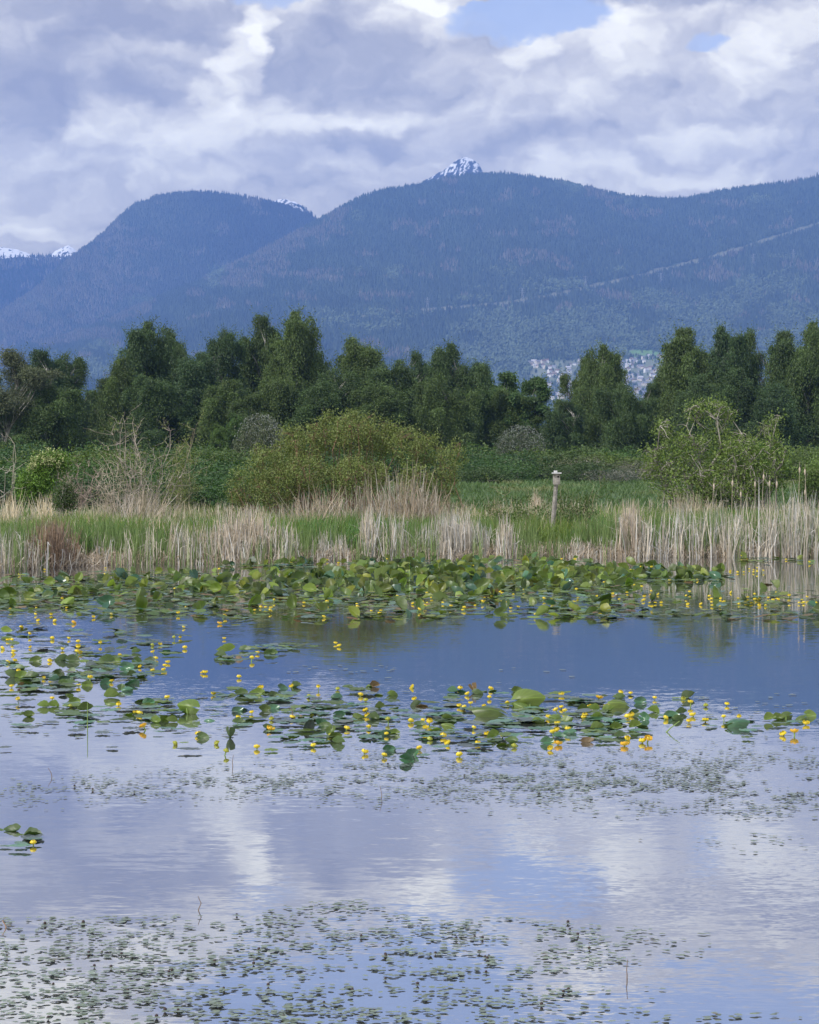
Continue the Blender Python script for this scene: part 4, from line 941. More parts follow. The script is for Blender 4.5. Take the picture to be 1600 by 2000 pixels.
# nest box on its leaning post
M_WOOD = plain('weathered_wood', (0.27, 0.25, 0.225), .9, noise=.35, scale=9)
M_WOODL = plain('pale_roof_wood', (0.46, 0.46, 0.46), .85, noise=.2, scale=12)
M_BLACK = plain('dark_hole', (0.01, 0.01, 0.01), 1)
def box(x0, x1, y0, y1, z0, z1, sl=0.0):
    Vv = np.array([(x0, y0, z0), (x1, y0, z0), (x1, y1, z0), (x0, y1, z0), (x0, y0, z1), (x1, y0, z1), (x1, y1, z1 + sl), (x0, y1, z1 + sl)], float)
    return Vv, np.array([[0, 3, 2, 1], [4, 5, 6, 7], [0, 1, 5, 4], [1, 2, 6, 5], [2, 3, 7, 6], [3, 0, 4, 7]])
D = 64.5; x = xat(1079, D); zb = 0.15; root = empty('nest_box', (x, D, zb - .1)); H = zat(944, D) - zb + .1; lx = xat(1087, D) - x
A = Acc(); A.add(*tubes(np.array([[(0, 0, 0), (lx * .25, 0, H * .45), (lx * .95, 0, H + .02)]]), np.array([[.070, .063, .055]]), 8)); A.build('post', M_WOOD, root)
A = Acc(); A.add(*box(lx - .092, lx + .092, -.09, .09, H - .03, H + .26)); body = A.build('box', M_WOOD, root)
A = Acc(); A.add(*box(lx - .125, lx + .13, -.15, .11, H + .262, H + .292)); A.add(*box(lx - .07, lx + .02, -.05, .05, H + .293, H + .345)); A.build('roof', M_WOODL, body)
A = Acc(); k = 14; a_ = np.arange(k) * 2 * math.pi / k; Vv = np.concatenate([np.stack([lx + .04 + .022 * np.cos(a_), np.full(k, -.096), H + .18 + .022 * np.sin(a_)], 1), [[lx + .04, -.096, H + .18]]])
A.add(Vv, tris=np.array([[i, (i + 1) % k, k] for i in range(k)])); A.build('entrance_hole', M_BLACK, body)
A = Acc(); A.add(*box(lx + .060, lx + .066, -.094, -.0905, H - .03, H + .26)); A.build('plank_seam', M_BLACK, body)
tag(root, 'weathered wooden nest box on a leaning post at pond edge', 'nest box')
# ------------------------------------------------------------------ lilies on the pond
def leafm(name, base, rough, trans, edge):
    m_, t = material(name); oi = t.n('ShaderNodeObjectInfo').outputs['Random']
    tcg = t.n('ShaderNodeTexCoord').outputs['Object']; gx, gy, gz_ = t.sep(tcg)
    at = t.n('ShaderNodeAttribute', attribute_name='tint').outputs['Color']
    ang = t.m('ARCTAN2', gx, t.m('ADD', gy, 0.42)); vein = t.m('SINE', t.m('MULTIPLY', ang, 26.0))
    mid = t.rng(t.m('ABSOLUTE', gx), 0.0, 0.02, 1.0, 0.0)
    c1 = t.mix(t.rng(vein, .55, 1.0, 0, .35), base, tuple(b * 1.5 for b in base)); c1 = t.mix(mid, c1, tuple(b * 1.8 for b in base))
    nz = t.noise(tcg, 5.0, 4, .6); c1 = t.mix(t.rng(nz, .60, .72, 0, .8), c1, edge)
    c1 = t.mul(c1, at); sc_ = t.n('ShaderNodeVectorMath', operation='SCALE'); t.put(sc_.inputs[0], c1); t.put(sc_.inputs['Scale'], t.m('MULTIPLY_ADD', oi, .7, .68))
    p = t.n('ShaderNodeBsdfPrincipled'); t.put(p.inputs['Base Color'], sc_.outputs[0]); p.inputs['Roughness'].default_value = rough; p.inputs['Specular IOR Level'].default_value = .6
    tr = t.n('ShaderNodeBsdfTranslucent'); t.put(tr.inputs[0], t.mul(sc_.outputs[0], (1.4, 1.6, .5)))
    mx = t.n('ShaderNodeMixShader'); mx.inputs[0].default_value = trans
    t.t.links.new(p.outputs[0], mx.inputs[1]); t.t.links.new(tr.outputs[0], mx.inputs[2]); t.t.links.new(mx.outputs[0], t.n('ShaderNodeOutputMaterial').inputs[0])
    return m_
ML = {'green': leafm('lily_leaf_green', (.074, .115, .015), .45, .22, (.10, .10, .03)), 'light': leafm('lily_leaf_light', (.135, .190, .030), .5, .28, (.16, .22, .05)),
      'dark': leafm('lily_leaf_dark', (.045, .080, .018), .5, .15, (.09, .06, .025)), 'teal': leafm('lily_pad_waxy', (.040, .105, .050), .30, .05, (.07, .10, .04)),
      'brown': leafm('lily_leaf_brown', (.130, .085, .035), .6, .15, (.05, .03, .015)), 'slate': leafm('lily_leaf_slate', (.060, .080, .075), .45, .05, (.07, .06, .04))}
def padgeo(seed, fold=0.0, cup=0.0, roll=0.0, wave=.012, ragged=.02, nr=5, na=26):
    """heart shaped leaf of unit length in x-y, midrib on y, bent in z"""
    g = np.random.default_rng(seed); th = np.linspace(-math.pi * .965, math.pi * .965, na) ; rr = np.linspace(0, 1, nr)[1:] ** .8
    rag = 1 + g.normal(0, ragged, na)
    rad = np.stack([.37 * np.sin(th) * (1 - .20 * np.cos(th)), .50 * np.cos(th) + .06 * np.exp(-(th / .3) ** 2) - 0.05 * (np.abs(th) > 2.7)], 1) * rag[:, None]
    c0 = np.array([0, -.26]); pts = [c0[None]]
    for r in rr: pts.append(c0 + (rad - c0) * r)
    xy = np.concatenate(pts); x, y = xy[:, 0], xy[:, 1]
    z = fold * np.abs(x) + cup * (x * x * 2.2 + y * y * .9) + roll * np.clip(y, -1, 1) ** 2 * np.sign(y) + wave * np.sin(x * 17 + seed) * np.cos(y * 13 + seed * 2) * 2
    z -= z[0]
    Vv = np.stack([x, y, z], 1); k = len(rr)
    tr = np.array([[0, 1 + i, 2 + i] for i in range(na - 1)]); q = np.array([[1 + j * na + i, 1 + (j + 1) * na + i, 1 + (j + 1) * na + i + 1, 1 + j * na + i + 1] for j in range(k - 1) for i in range(na - 1)])
    return Vv, q, tr
FLAT = [padgeo(s, 0, c, 0, w_) for s, c, w_ in ((1, .02, .008), (2, .05, .010), (3, -.03, .012), (4, .10, .008), (5, .0, .016))]
RAIS = [padgeo(11, .55, .35, .15), padgeo(12, .10, .75, -.15), padgeo(13, -.35, -.65, .25), padgeo(14, 1.1, .2, .2), padgeo(15, .25, 1.1, .35), padgeo(16, -.8, -.5, -.3)]
MC = {}
def lmesh(fam, i, look, closed=False):
    key = (fam, i, look)
    if key not in MC:
        Vv, q, tr = (FLAT if fam == 'F' else RAIS)[i]; A = Acc(); rr_ = np.hypot(Vv[:, 0] / .4, Vv[:, 1] / .5)
        tone = np.where(rr_ > .9, 1.12, 1.0)[:, None] * np.array([1, 1, 1])
        A.add(Vv, q, tr, tint=tone); MC[key] = A.build('lily_pad' if fam == 'F' else 'lily_leaf', ML[look], smooth=True, link=False)
    return MC[key]
stalkm = plain('lily_stalk', (.16, .24, .06), .6)
A = Acc(); A.add(*tubes(np.array([[(0, 0, -.30), (.01, .01, -.12), (0, -.0, 0)]]), np.array([[.014, .013, .011]]), 6)); STALK = A.build('stalk', stalkm, link=False, smooth=True)
PADS = []; RAISED = []
def place_leaf(X, Y, wpx, hpx, fam, look, g, i=None, region='', D=None, yaw=None, stalk=False, h_s=True, front=False):
    """X,Y centre in the photo, wpx/hpx its drawn size"""
    if fam == 'F':
        p = onz(X, Y, .012 + g.uniform(0, .02)); pm_ = ppm(p[1]); i = int(g.integers(0, 5)) if i is None else i
        o = bpy.data.objects.new('lily_pad', lmesh('F', i, look)); COL.objects.link(o); s_ = wpx / pm_ / .90
        s_ = min(s_, .46); o.location = p; o.rotation_euler = (g.normal(0, .025), g.normal(0, .025), g.uniform(0, 6.28)); o.scale = (s_, s_, s_)
        PADS.append((o, X, Y, region, look, wpx))
    else:
        p0 = onz(X, Y + hpx / 2, 0.0); pm_ = ppm(p0[1]); i = int(g.integers(0, 6)) if i is None else i
        if look != 'light' and wpx < 35 and h_s: hpx = hpx * .66
        W_ = wpx / pm_; H_ = hpx / pm_
        horiz = wpx > 1.15 * hpx                       # long axis lies sideways
        big_ = look == 'light' or wpx > 34; over = 1.0 if big_ or not horiz else 1.7
        L_ = W_ * 1.05 if horiz else max(H_ * 1.1, W_ * 1.2); L_ = float(np.clip(L_, .12, .50)); short = L_ * .75
        span = (short if horiz else L_) * (.78 if big_ and front else 1); tilt = math.asin(min(.96, max(.15, H_ * over / span)))
        o = bpy.data.objects.new('lily_leaf', lmesh('R', i, look)); COL.objects.link(o); 
        spin = (math.pi / 2 * g.choice([-1, 1]) if horiz else g.choice([0, math.pi])) + g.normal(0, .25)
        back = g.random() < .5 and not front
        M_ = Matrix.Rotation(g.normal(0, .22) if yaw is None else yaw, 4, 'Z') @ Matrix.Rotation(tilt if not back else math.pi - tilt, 4, 'X') @ Matrix.Rotation(spin, 4, 'Z')
        o.matrix_world = Matrix.Translation((p0[0], p0[1] + .1, H_ / 2 - .005 if over == 1.0 else H_ - .5 * span * math.sin(tilt))) @ M_ @ Matrix.Scale(L_, 4)
        if stalk or wpx > 34:
            s = bpy.data.objects.new('stalk', STALK); COL.objects.link(s); s.parent = o; s.matrix_parent_inverse = Matrix()
            s.matrix_basis = (M_ @ Matrix.Scale(L_, 4)).inverted() @ Matrix.Translation((0, 0, 0)) @ Matrix.Scale(1.0, 4)
        RAISED.append((o, X, Y, region, look, wpx))
    return o
def region(X, Y):
    if Y > 1600: return 'isolated patch at lower left'
    if Y < 1205: return ('left end', 'left part', 'left middle', 'middle', 'right middle', 'right part', 'right end')[int(np.clip(X // 229, 0, 6))] + ' of far lily bed'
    if Y < 1302 and 400 < X < 700: return 'small raft in open water'
    if X < 390: return 'upper left lily patch' if Y < 1280 else ('crowded left lily patch' if Y < 1352 else 'lower left lily patch')
    if X < 550: return 'lily patch left of centre'
    if X < 800: return 'central lily patch'
    if X < 1050: return 'patch around two giant leaves'
    if X < 1290: return 'patch right of giant leaves'
    return 'sparse patch at right'
g = np.random.default_rng(81)
KEY = '''10 1233 20 12 l|38 1240 28 9 d|67 1286 22 14 g|118 1285 24 14 d|140 1287 26 14 d|160 1287 20 12 g|177 1298 22 16 s|207 1291 28 10 b|227 1287 16 12 g|247 1298 26 22 t|268 1289 22 16 d|291 1292 24 9 d|257 1263 14 8 d|322 1269 16 12 t|265 1273 12 7 d|35 1303 18 13 d|22 1318 30 13 d|40 1319 24 12 g|60 1318 24 20 d|112 1313 22 14 d|124 1322 22 24 t|104 1325 20 18 t|136 1310 12 14 d|47 1328 20 16 b|70 1331 20 12 d|52 1339 12 12 d|42 1339 10 12 b|120 1336 16 8 b|138 1337 18 6 g|168 1334 20 14 g|204 1330 18 15 s|252 1328 32 20 s|256 1318 18 8 d|275 1319 15 9 g|222 1342 12 16 g|235 1343 12 16 b|247 1344 20 18 t|216 1358 28 14 g|132 1359 14 20 g|144 1366 20 16 g|120 1358 12 10 s|82 1378 14 11 g|101 1378 19 9 g|29 1391 16 12 d|50 1389 18 10 g|52 1398 14 8 g|271 1367 16 12 d|290 1369 24 20 t|215 1372 30 12 g|165 1386 30 8 g|363 1380 42 34 G|302 1409 18 9 g|318 1405 20 14 g|333 1410 14 6 g|365 1412 20 9 d|383 1412 14 12 d|192 1407 12 10 g|207 1408 16 7 d|395 1438 24 12 d|135 1388 14 8 d|117 1388 12 5 d
440 1271 32 14 l|430 1281 24 8 d|478 1269 22 7 d|526 1272 20 14 d|518 1266 12 8 d|533 1275 12 8 d|466 1284 14 12 b|455 1352 30 14 g|470 1356 24 8 d|500 1353 30 14 g|520 1350 22 12 d|533 1359 18 9 d|551 1342 14 10 t|578 1340 18 8 d|679 1337 16 12 d|700 1337 18 5 d|719 1336 10 16 g|731 1338 10 10 b|742 1355 18 10 g|767 1356 20 10 g|658 1360 18 14 t|680 1372 24 10 t|475 1382 20 14 t|463 1386 20 11 t|515 1384 20 12 g|535 1382 16 9 t|601 1407 20 42 s|587 1398 7 12 b|613 1390 12 12 g|662 1391 20 22 t|627 1412 26 16 t|650 1413 22 10 g|635 1417 12 10 d|679 1402 12 12 b|700 1401 22 9 g|728 1403 24 9 d|728 1383 16 14 s|742 1382 16 8 g|763 1380 28 14 g|446 1428 14 34 d|442 1438 24 10 d|559 1438 16 14 d|575 1434 16 12 g|645 1427 16 22 g|655 1440 22 12 g|674 1436 22 12 g|660 1450 20 9 d|712 1438 24 9 g|750 1434 12 12 t|768 1431 16 12 g|732 1441 10 6 d|760 1461 22 16 t|793 1480 22 22 t|465 1411 14 8 b|551 1411 22 10 t|525 1422 16 8 d|408 1405 18 12 t
925 1341 12 24 b|933 1352 18 12 d|901 1348 12 12 t|884 1350 18 9 t|940 1348 12 10 d|1010 1348 20 11 g|1035 1365 58 34 L|1018 1375 30 18 G|1047 1382 26 9 G|958 1389 62 26 G|875 1403 15 10 g|1053 1409 18 12 g|1064 1411 14 5 d|1086 1399 22 20 G|1108 1406 20 18 g|1118 1368 22 14 g|1132 1373 22 10 t|1140 1384 22 12 g|1162 1384 22 11 g|1190 1386 22 12 g|1165 1401 26 12 g|1170 1420 26 15 g|1193 1422 16 13 t|1114 1427 24 22 t|852 1422 16 16 g|875 1419 24 16 l|820 1415 18 8 d|965 1438 26 11 g|982 1452 26 15 g|1000 1451 12 5 d|1070 1448 16 13 t|859 1379 10 12 t|812 1375 18 12 d|825 1376 14 12 b|1150 1447 20 10 b|804 1470 22 16 t|960 1348 18 9 d|1095 1441 20 6 t
1212 1375 42 20 L|1210 1361 22 10 d|1237 1357 16 8 g|1252 1366 22 18 t|1240 1391 18 16 d|1212 1391 22 12 d|1278 1388 20 10 g|1262 1400 24 14 t|1205 1405 24 20 t|1233 1410 24 11 t|1315 1396 28 14 t|1334 1393 14 6 d|1326 1404 12 10 b|1243 1420 20 12 l|1256 1417 12 14 d|1205 1420 12 12 g|1348 1358 26 15 d|1401 1403 26 8 d|1447 1411 40 24 t|1430 1412 18 18 g|1468 1405 10 12 t|1505 1405 26 12 l|1523 1404 24 8 g|1538 1395 26 24 G|1568 1401 26 16 G|1586 1393 20 14 g|1215 1438 22 8 d|1180 1357 10 6 d
20 1622 20 10 d|3 1622 10 8 d|33 1630 14 9 g|60 1637 10 4 d'''
LK = {'l': 'light', 'L': 'light', 'g': 'green', 'G': 'green', 'd': 'dark', 't': 'teal', 'b': 'brown', 's': 'slate'}
for line in KEY.split('\n'):
    for it in line.split('|'):
        a = it.split(); X, Y, w_, h_ = map(float, a[:4])
        idx = {'L': 1, 'G': 1}.get(a[4]); 
        if a[4] in 'LG': idx = 2
        o = place_leaf(X, Y, w_, h_, 'R', ({'b': 'dark', 's': 'teal'}.get(a[4], LK[a[4]]) if g.random() < .45 else LK[a[4]]), g, i=idx, region=region(X, Y), stalk=a[4] in 'LG', front=a[4] in 'LG')
        if a[4] in 'LG': o['big'] = 1
NAMED = {(363, 1380): 'big folded upright lily leaf alone at left', (1035, 1365): 'giant upright clam shaped lily leaf, largest of all', (958, 1389): 'giant slanting oval lily leaf left of clam shaped one',
         (1212, 1375): 'big pale lily leaf curling like a wing', (601, 1407): 'tall grey pointed leaf standing like a shark fin', (440, 1271): 'pale arched lily leaf on small raft in open water',
         (1538, 1395): 'big upright rounded leaf near right edge', (1447, 1411): 'wide drooping grey green leaf in sparse right patch', (1348, 1358): 'crumpled dark leaf alone above the sparse right patch',
         (446, 1428): 'spiky upright dark leaf left of centre', (925, 1341): 'twisted yellow brown leaf standing above central flowers'}
# flat pads round the key leaves
FL = '50 1369 40 s|20 1377 34 t|120 1347 44 t|180 1397 40 t|100 1410 36 s|40 1415 40 t|165 1411 40 t|150 1427 44 s|10 1459 26 s|220 1459 28 s|300 1403 40 t|255 1423 40 s|370 1463 44 s|62 1420 36 s|360 1450 22 g|330 1370 34 t|345 1386 34 t|200 1430 36 s|280 1414 24 s|325 1421 28 t|350 1423 26 t|310 1428 20 t|430 1358 34 t|565 1357 36 t|605 1360 26 t|410 1381 24 t|425 1381 22 t|551 1411 28 t|577 1412 28 t|640 1370 26 t|785 1388 34 t|702 1412 30 t|610 1446 44 t|632 1449 30 t|600 1455 30 t|540 1439 34 t|530 1464 34 g|570 1450 36 t|800 1396 34 t|885 1357 24 t|980 1354 28 t|960 1392 30 t|914 1412 20 d|962 1413 46 t|990 1402 30 t|890 1426 30 t|812 1427 28 t|840 1436 36 t|925 1450 22 t|1030 1440 26 g|828 1474 30 t|925 1467 34 t|1000 1412 30 t|1030 1390 36 t|1060 1395 30 t|1180 1396 36 t|1155 1400 30 t|1130 1365 34 t|1185 1440 36 t|1205 1430 30 t|1300 1398 36 t|1390 1417 28 t|1376 1408 22 t|1460 1425 40 t|1480 1418 30 t|1520 1411 34 t|1555 1410 34 t|1460 1440 30 g|1540 1424 14 d|62 1635 54 s|12 1652 26 t|38 1652 40 t|66 1638 30 t|40 1646 30 t|1280 1377 20 t|1340 1369 22 g|420 1395 22 t|700 1421 26 t|750 1447 26 t|780 1462 28 t|1120 1440 30 t|1085 1433 24 t|925 1383 24 t|955 1379 30 t|140 1404 26 t|215 1386 34 t|195 1380 30 t'
for it in FL.split('|'):
    a = it.split(); X, Y, w_ = map(float, a[:3]); place_leaf(X, Y, w_, 0, 'F', LK[a[3]], g, region=region(X, Y))
PATCH = [(120, 1300, 130, 36, 44), (60, 1335, 90, 22, 22), (250, 1305, 80, 26, 20), (120, 1245, 130, 30, 30), (300, 1265, 90, 20, 12), (560, 1262, 90, 5, 14), (470, 1282, 60, 8, 10), (480, 1355, 90, 14, 14), (230, 1380, 130, 26, 22),
         (680, 1395, 110, 50, 40), (540, 1400, 90, 40, 16), (880, 1400, 90, 44, 26), (1090, 1385, 110, 34, 34), (1180, 1425, 90, 22, 16), (1000, 1425, 60, 26, 12), (300, 1235, 80, 24, 10), (900, 1445, 80, 18, 8)]
EXTRA = []
for cx, cy, rx, ry, n in PATCH:
    for _ in range(n):
        a_ = g.uniform(0, 6.28); r_ = math.sqrt(g.uniform(0, 1)); X = cx + rx * r_ * math.cos(a_); Y = cy + ry * r_ * math.sin(a_)
        if X < -10 or X > 1610: continue
        EXTRA.append((X, Y, g.uniform(.15, .29), str(g.choice(['teal', 'teal', 'green', 'slate', 'dark']))))
EXTRA.sort(key=lambda q: -q[2] * (q[1] - HZ))
for X, Y, s_, lk in EXTRA[:292 - len(PADS)]: place_leaf(X, Y, ppm(onz(X, Y)[1]) * s_, 0, 'F', lk, g, region=region(X, Y))
EXTRA = EXTRA[292 - len(PADS):] if len(PADS) < 292 else [q for q in EXTRA if not any(abs(q[0] - w_[1]) < .01 for w_ in PADS)]
# the far bed: candidates, the largest drawn ones are objects of their own, the rest one mass
def bed_density(X, Y):
    top = np.interp(X, [-50, 200, 400, 430, 560, 640, 800, 1050, 1080, 1200, 1300, 1430, 1436, 1600], [1124, 1115, 1113, 1114, 1126, 1124, 1090, 1090, 1102, 1106, 1108, 1120, 1155, 1155])
    bot = np.interp(X, [-50, 0, 400, 520, 800, 1200, 1300, 1650], [1192, 1195, 1206, 1198, 1201, 1192, 1186, 1186])
    inside = (Y > top) & (Y < bot)
    d = np.where(inside, 1.0, 0.0) * np.interp(Y - top, [0, 12, 60], [.6, 1, 1]) * np.interp(bot - Y, [0, 22], [.30, 1])
    gap = ((X > 1225) & (Y > 1134) & (Y < 1157)); d = np.where(gap, .04, d)
    d = np.where((X > 1245) & (Y >= 1156), .34, d); d = np.where((X > 1040) & (X <= 1245) & (Y > 1146), .6, d); d = np.where((X > 620) & (X < 1040) & (Y > 1172), .45, d)
    d = np.where((X > 1240) & (Y < 1136) & ~inside, 0, d)
    d = np.where((X > 420) & (X < 640) & (Y > 1172), .55, d)
    return d
def up_frac(X, Y):
    c = np.exp(-((X - 860) / 260) ** 2 - ((Y - 1125) / 28) ** 2) * 1.0 + np.exp(-((X - 560) / 130) ** 2 - ((Y - 1140) / 20) ** 2) * .7 + np.exp(-((X - 1180) / 130) ** 2 - ((Y - 1125) / 18) ** 2) * .7 + np.exp(-((X - 1340) / 70) ** 2 - ((Y - 1122) / 12) ** 2) * .9 + np.exp(-((X - 250) / 240) ** 2 - ((Y - 1150) / 22) ** 2) * .30 + .05
    c = np.where(X < 330, c * .6, c) * .8
    return np.clip(c, 0, .95)
cand = []
gb = np.random.default_rng(83)
while len(cand) < 2900:
    X = gb.uniform(-60, 1660, 4000); Y = gb.uniform(1085, 1208, 4000)
    clump_ = np.clip((fbm(X / 26, Y / 7, 3, 55) - .33) * 3.2, .12, 1)
    k_ = gb.random(4000) < bed_density(X, Y) * clump_
    for a_, b_ in zip(X[k_], Y[k_]): cand.append((a_, b_))
for _ in range(60): cand.append((gb.uniform(540, 820), gb.uniform(1096, 1107)))
for _ in range(70): cand.append((gb.uniform(430, 620), gb.uniform(1102, 1109)))
for _ in range(46): cand.append((gb.choice([gb.uniform(1440, 1500), gb.uniform(1515, 1640)]), gb.uniform(1089, 1096)))
for _ in range(30): cand.append((gb.uniform(1050, 1160), gb.uniform(1092, 1102)))
cand = [c_ for c_ in cand]
cu = []; cf = []
for X, Y in cand:
    pm_ = ppm(onz(X, Y)[1])
    if gb.random() < up_frac(np.array([X]), np.array([Y]))[0]:
        s_ = gb.uniform(.15, .28) * (1.25 if gb.random() < .12 else 1) * float(np.interp(Y, [1090, 1125], [.75, 1])); lifted = gb.uniform(0, 1) ** 1.3
        cu.append((X, Y, s_, lifted, gb.choice(['light', 'light', 'green', 'green', 'green', 'teal', 'dark'], p=[.14, .13, .22, .18, .1, .10, .13])))
    else: cf.append((X, Y, gb.uniform(.14, .26), gb.choice(['teal', 'green', 'green', 'dark', 'light', 'brown'], p=[.18, .22, .20, .16, .15, .09])))
MASS = {k: Acc() for k in ML}
def bedleaf(c_, own):
    X, Y, s_, li, look = c_; p = onz(X, Y, 0); tilt = gb.uniform(.35, 1.25) * (1 if gb.random() < .5 else -1); zc = s_ * .40 * abs(math.sin(tilt)) + li * .09 * up_frac(np.array([X]), np.array([Y]))[0]
    i = int(gb.integers(0, 6)); M_ = Matrix.Translation((p[0], p[1], zc)) @ Matrix.Rotation(gb.uniform(-1.0, 1.0), 4, 'Z') @ Matrix.Rotation(tilt, 4, 'X') @ Matrix.Rotation(gb.uniform(0, 6.28), 4, 'Z') @ Matrix.Scale(s_, 4)
    if own:
        o = bpy.data.objects.new('lily_leaf', lmesh('R', i, look)); COL.objects.link(o); o.matrix_world = M_; RAISED.append((o, X, Y, region(X, Y), look, s_ * ppm(p[1])))
    else: add_mass(look, RAIS[i], M_)
def add_mass(look, geo, M_):
    Vv, q, tr = geo; Mn = np.array(M_); MASS[look].add(Vv @ Mn[:3, :3].T + Mn[:3, 3], q, tr, tint=np.array(((1, 1, 1), (1.15, 1.0, .9), (.7, .8, .9), (1.5, 1.15, .9))[int(gb.choice(4, p=[.4, .25, .25, .1]))]) * gb.uniform(.55, 1.15))
def bedpad(c_, own):
    X, Y, s_, look = c_; p = onz(X, Y, .008 + gb.uniform(0, .05)); i = int(gb.integers(0, 5)); til = gb.normal(0, .10, 2)
    M_ = Matrix.Translation(tuple(p)) @ Matrix.Rotation(gb.uniform(0, 6.28), 4, 'Z') @ Matrix.Rotation(til[0], 4, 'X') @ Matrix.Rotation(til[1], 4, 'Y') @ Matrix.Scale(s_, 4)
    if own:
        o = bpy.data.objects.new('lily_pad', lmesh('F', i, look)); COL.objects.link(o); o.matrix_world = M_; PADS.append((o, X, Y, region(X, Y), look, s_ * ppm(p[1])))
    else: add_mass(look, FLAT[i], M_)
infr = lambda c_: 0 <= c_[0] <= 1600
cu.sort(key=lambda c_: -(c_[2] * ppm(onz(c_[0], c_[1])[1]) * (.4 + .6 * c_[3]) * infr(c_))); cf.sort(key=lambda c_: -(c_[2] * ppm(onz(c_[0], c_[1])[1]) * infr(c_)))
nu = 290 - len(RAISED); nf = 295 - len(PADS)
for k, c_ in enumerate(cu): bedleaf(c_, k < nu)
for k, c_ in enumerate(cf): bedpad(c_, k < nf)
for X, Y, s_, lk in EXTRA: bedpad((X, Y, s_, lk), False)
mats = [k for k in MASS if MASS[k].n]
AA = Acc(); fm = []
for j, k in enumerate(mats):
    a = MASS[k]; qn = sum(len(f) for f in a.Fq); tn = sum(len(f) for f in a.Ft)
    for Vv, T_ in zip([np.concatenate(a.V)], [np.concatenate(a.T)]): AA.add(Vv, np.concatenate(a.Fq), np.concatenate(a.Ft), tint=T_)
    fm.append((qn, tn, j))
bo = AA.build('lily_bed', ML[mats[0]], smooth=True)
for k in mats[1:]: bo.data.materials.append(ML[k])
idx = np.concatenate([np.full(q_, j) for q_, t_, j in fm] + [np.full(t_, j) for q_, t_, j in fm]).astype(np.int32)
bo.data.polygons.foreach_set('material_index', idx); bo.data.update()
tag(bo, 'far bed of overlapping lily pads covering the water', 'lily bed', kind='stuff')

for lst, cat in ((RAISED, 'lily leaf'), (PADS, 'lily pad')):
    byr = {}
    for it in lst:
        o, X, Y, reg, look, wp = it; tag(o, None, cat, ('raised lily leaves' if cat == 'lily leaf' else 'floating lily pads'))
        hit = [v for k, v in NAMED.items() if cat == 'lily leaf' and abs(k[0] - X) < .6 and abs(k[1] - Y) < .6]
        if hit: o['label'] = hit[0]; o.pop('group', None); continue
        byr.setdefault((reg, look), []).append((o, X, Y))
    adj = {'light': 'pale green', 'green': 'green', 'dark': 'dark', 'teal': 'waxy', 'brown': 'brown', 'slate': 'grey'}
    for (reg, look), arr in byr.items():
        name_all(arr, adj[look] + (' raised leaf' if cat == 'lily leaf' else ' pad'), reg)
for o, *_ in RAISED:
    if 'big' in o: del o['big']

# yellow flowers
M_PET = None
m_, t = material('yellow_petal'); at = t.n('ShaderNodeAttribute', attribute_name='tint').outputs['Color']; oi = t.n('ShaderNodeObjectInfo').outputs['Random']
p = t.n('ShaderNodeBsdfPrincipled'); t.put(p.inputs['Base Color'], t.mul(t.mix(oi, (.64, .47, .015), (.74, .58, .03)), at)); p.inputs['Roughness'].default_value = .45
tr_ = t.n('ShaderNodeBsdfTranslucent'); tr_.inputs[0].default_value = (.8, .62, .03, 1); mx = t.n('ShaderNodeMixShader'); mx.inputs[0].default_value = .2
t.t.links.new(p.outputs[0], mx.inputs[1]); t.t.links.new(tr_.outputs[0], mx.inputs[2]); t.t.links.new(mx.outputs[0], t.n('ShaderNodeOutputMaterial').inputs[0]); M_PET = m_
def petals(seed, openv, size=1.0, green=False, npet=6, brown=False):
    g = np.random.default_rng(seed); A = Acc(); nu_, nv_ = 6, 5
    for k in range(npet):
        a0 = k * 2 * math.pi / npet + g.normal(0, .1); op = openv + g.normal(0, .08); layer = 1.0 if k % 2 else .93
        u = np.linspace(0, 1, nu_)[:, None]; v = np.linspace(-1, 1, nv_)[None, :]
        prof_r = (.22 + .80 * np.sin(np.pi * .5 * np.minimum(u * 2.0, 1)) - (1 - op) * 1.1 * np.clip(u - .45, 0, 1) * 1.2) * layer + 0 * v
        z = u * (1.05 - .35 * op) + .10 * np.abs(v) * op * u; wdt = .62 * np.sin(np.pi * np.clip(u * .86 + .10, 0, 1)) ** .7
        ang = a0 + v * wdt
        A.add(np.stack([prof_r * np.cos(ang) * .5, prof_r * np.sin(ang) * .5, z * .62 + 0 * v], -1).reshape(-1, 3), gridfaces(nu_, nv_),
              tint=(lambda uu: (np.stack([.55 + .45 * uu, .75 + .25 * uu, .8 + .2 * uu], 1) if not green else np.tile([.42, .62, 1.5], (len(uu), 1))) * (np.array([1, .72, .8]) if brown else 1))(np.repeat(np.clip(np.linspace(0, 1, nu_) * 2.2, 0, 1), nv_)))
    return A.build('petals', M_PET, smooth=True, link=False)
M_DISC = plain('stigma_disc', (.62, .50, .06), .7, noise=.3, scale=90)
PET = [petals(1, .55), petals(2, .75), petals(3, .35), petals(4, .95), petals(5, .65)]; BUD = petals(8, .02, green=True); OLD = petals(9, 1.1, brown=True)
A = Acc(); k = 6; A.add(*tubes(np.array([[(0, 0, .04), (0, 0, .22), (0, 0, .36), (0, 0, .40)]]), np.array([[.10, .17, .22, .12]]), 10)); DISC = A.build('disc', M_DISC, smooth=True, link=False)
A = Acc(); A.add(*tubes(np.array([[(.1, 0, -1.6), (.03, 0, -.7), (0, 0, .05)]]), np.array([[.09, .085, .10]]), 6)); STEM = A.build('stem', stalkm, smooth=True, link=False)
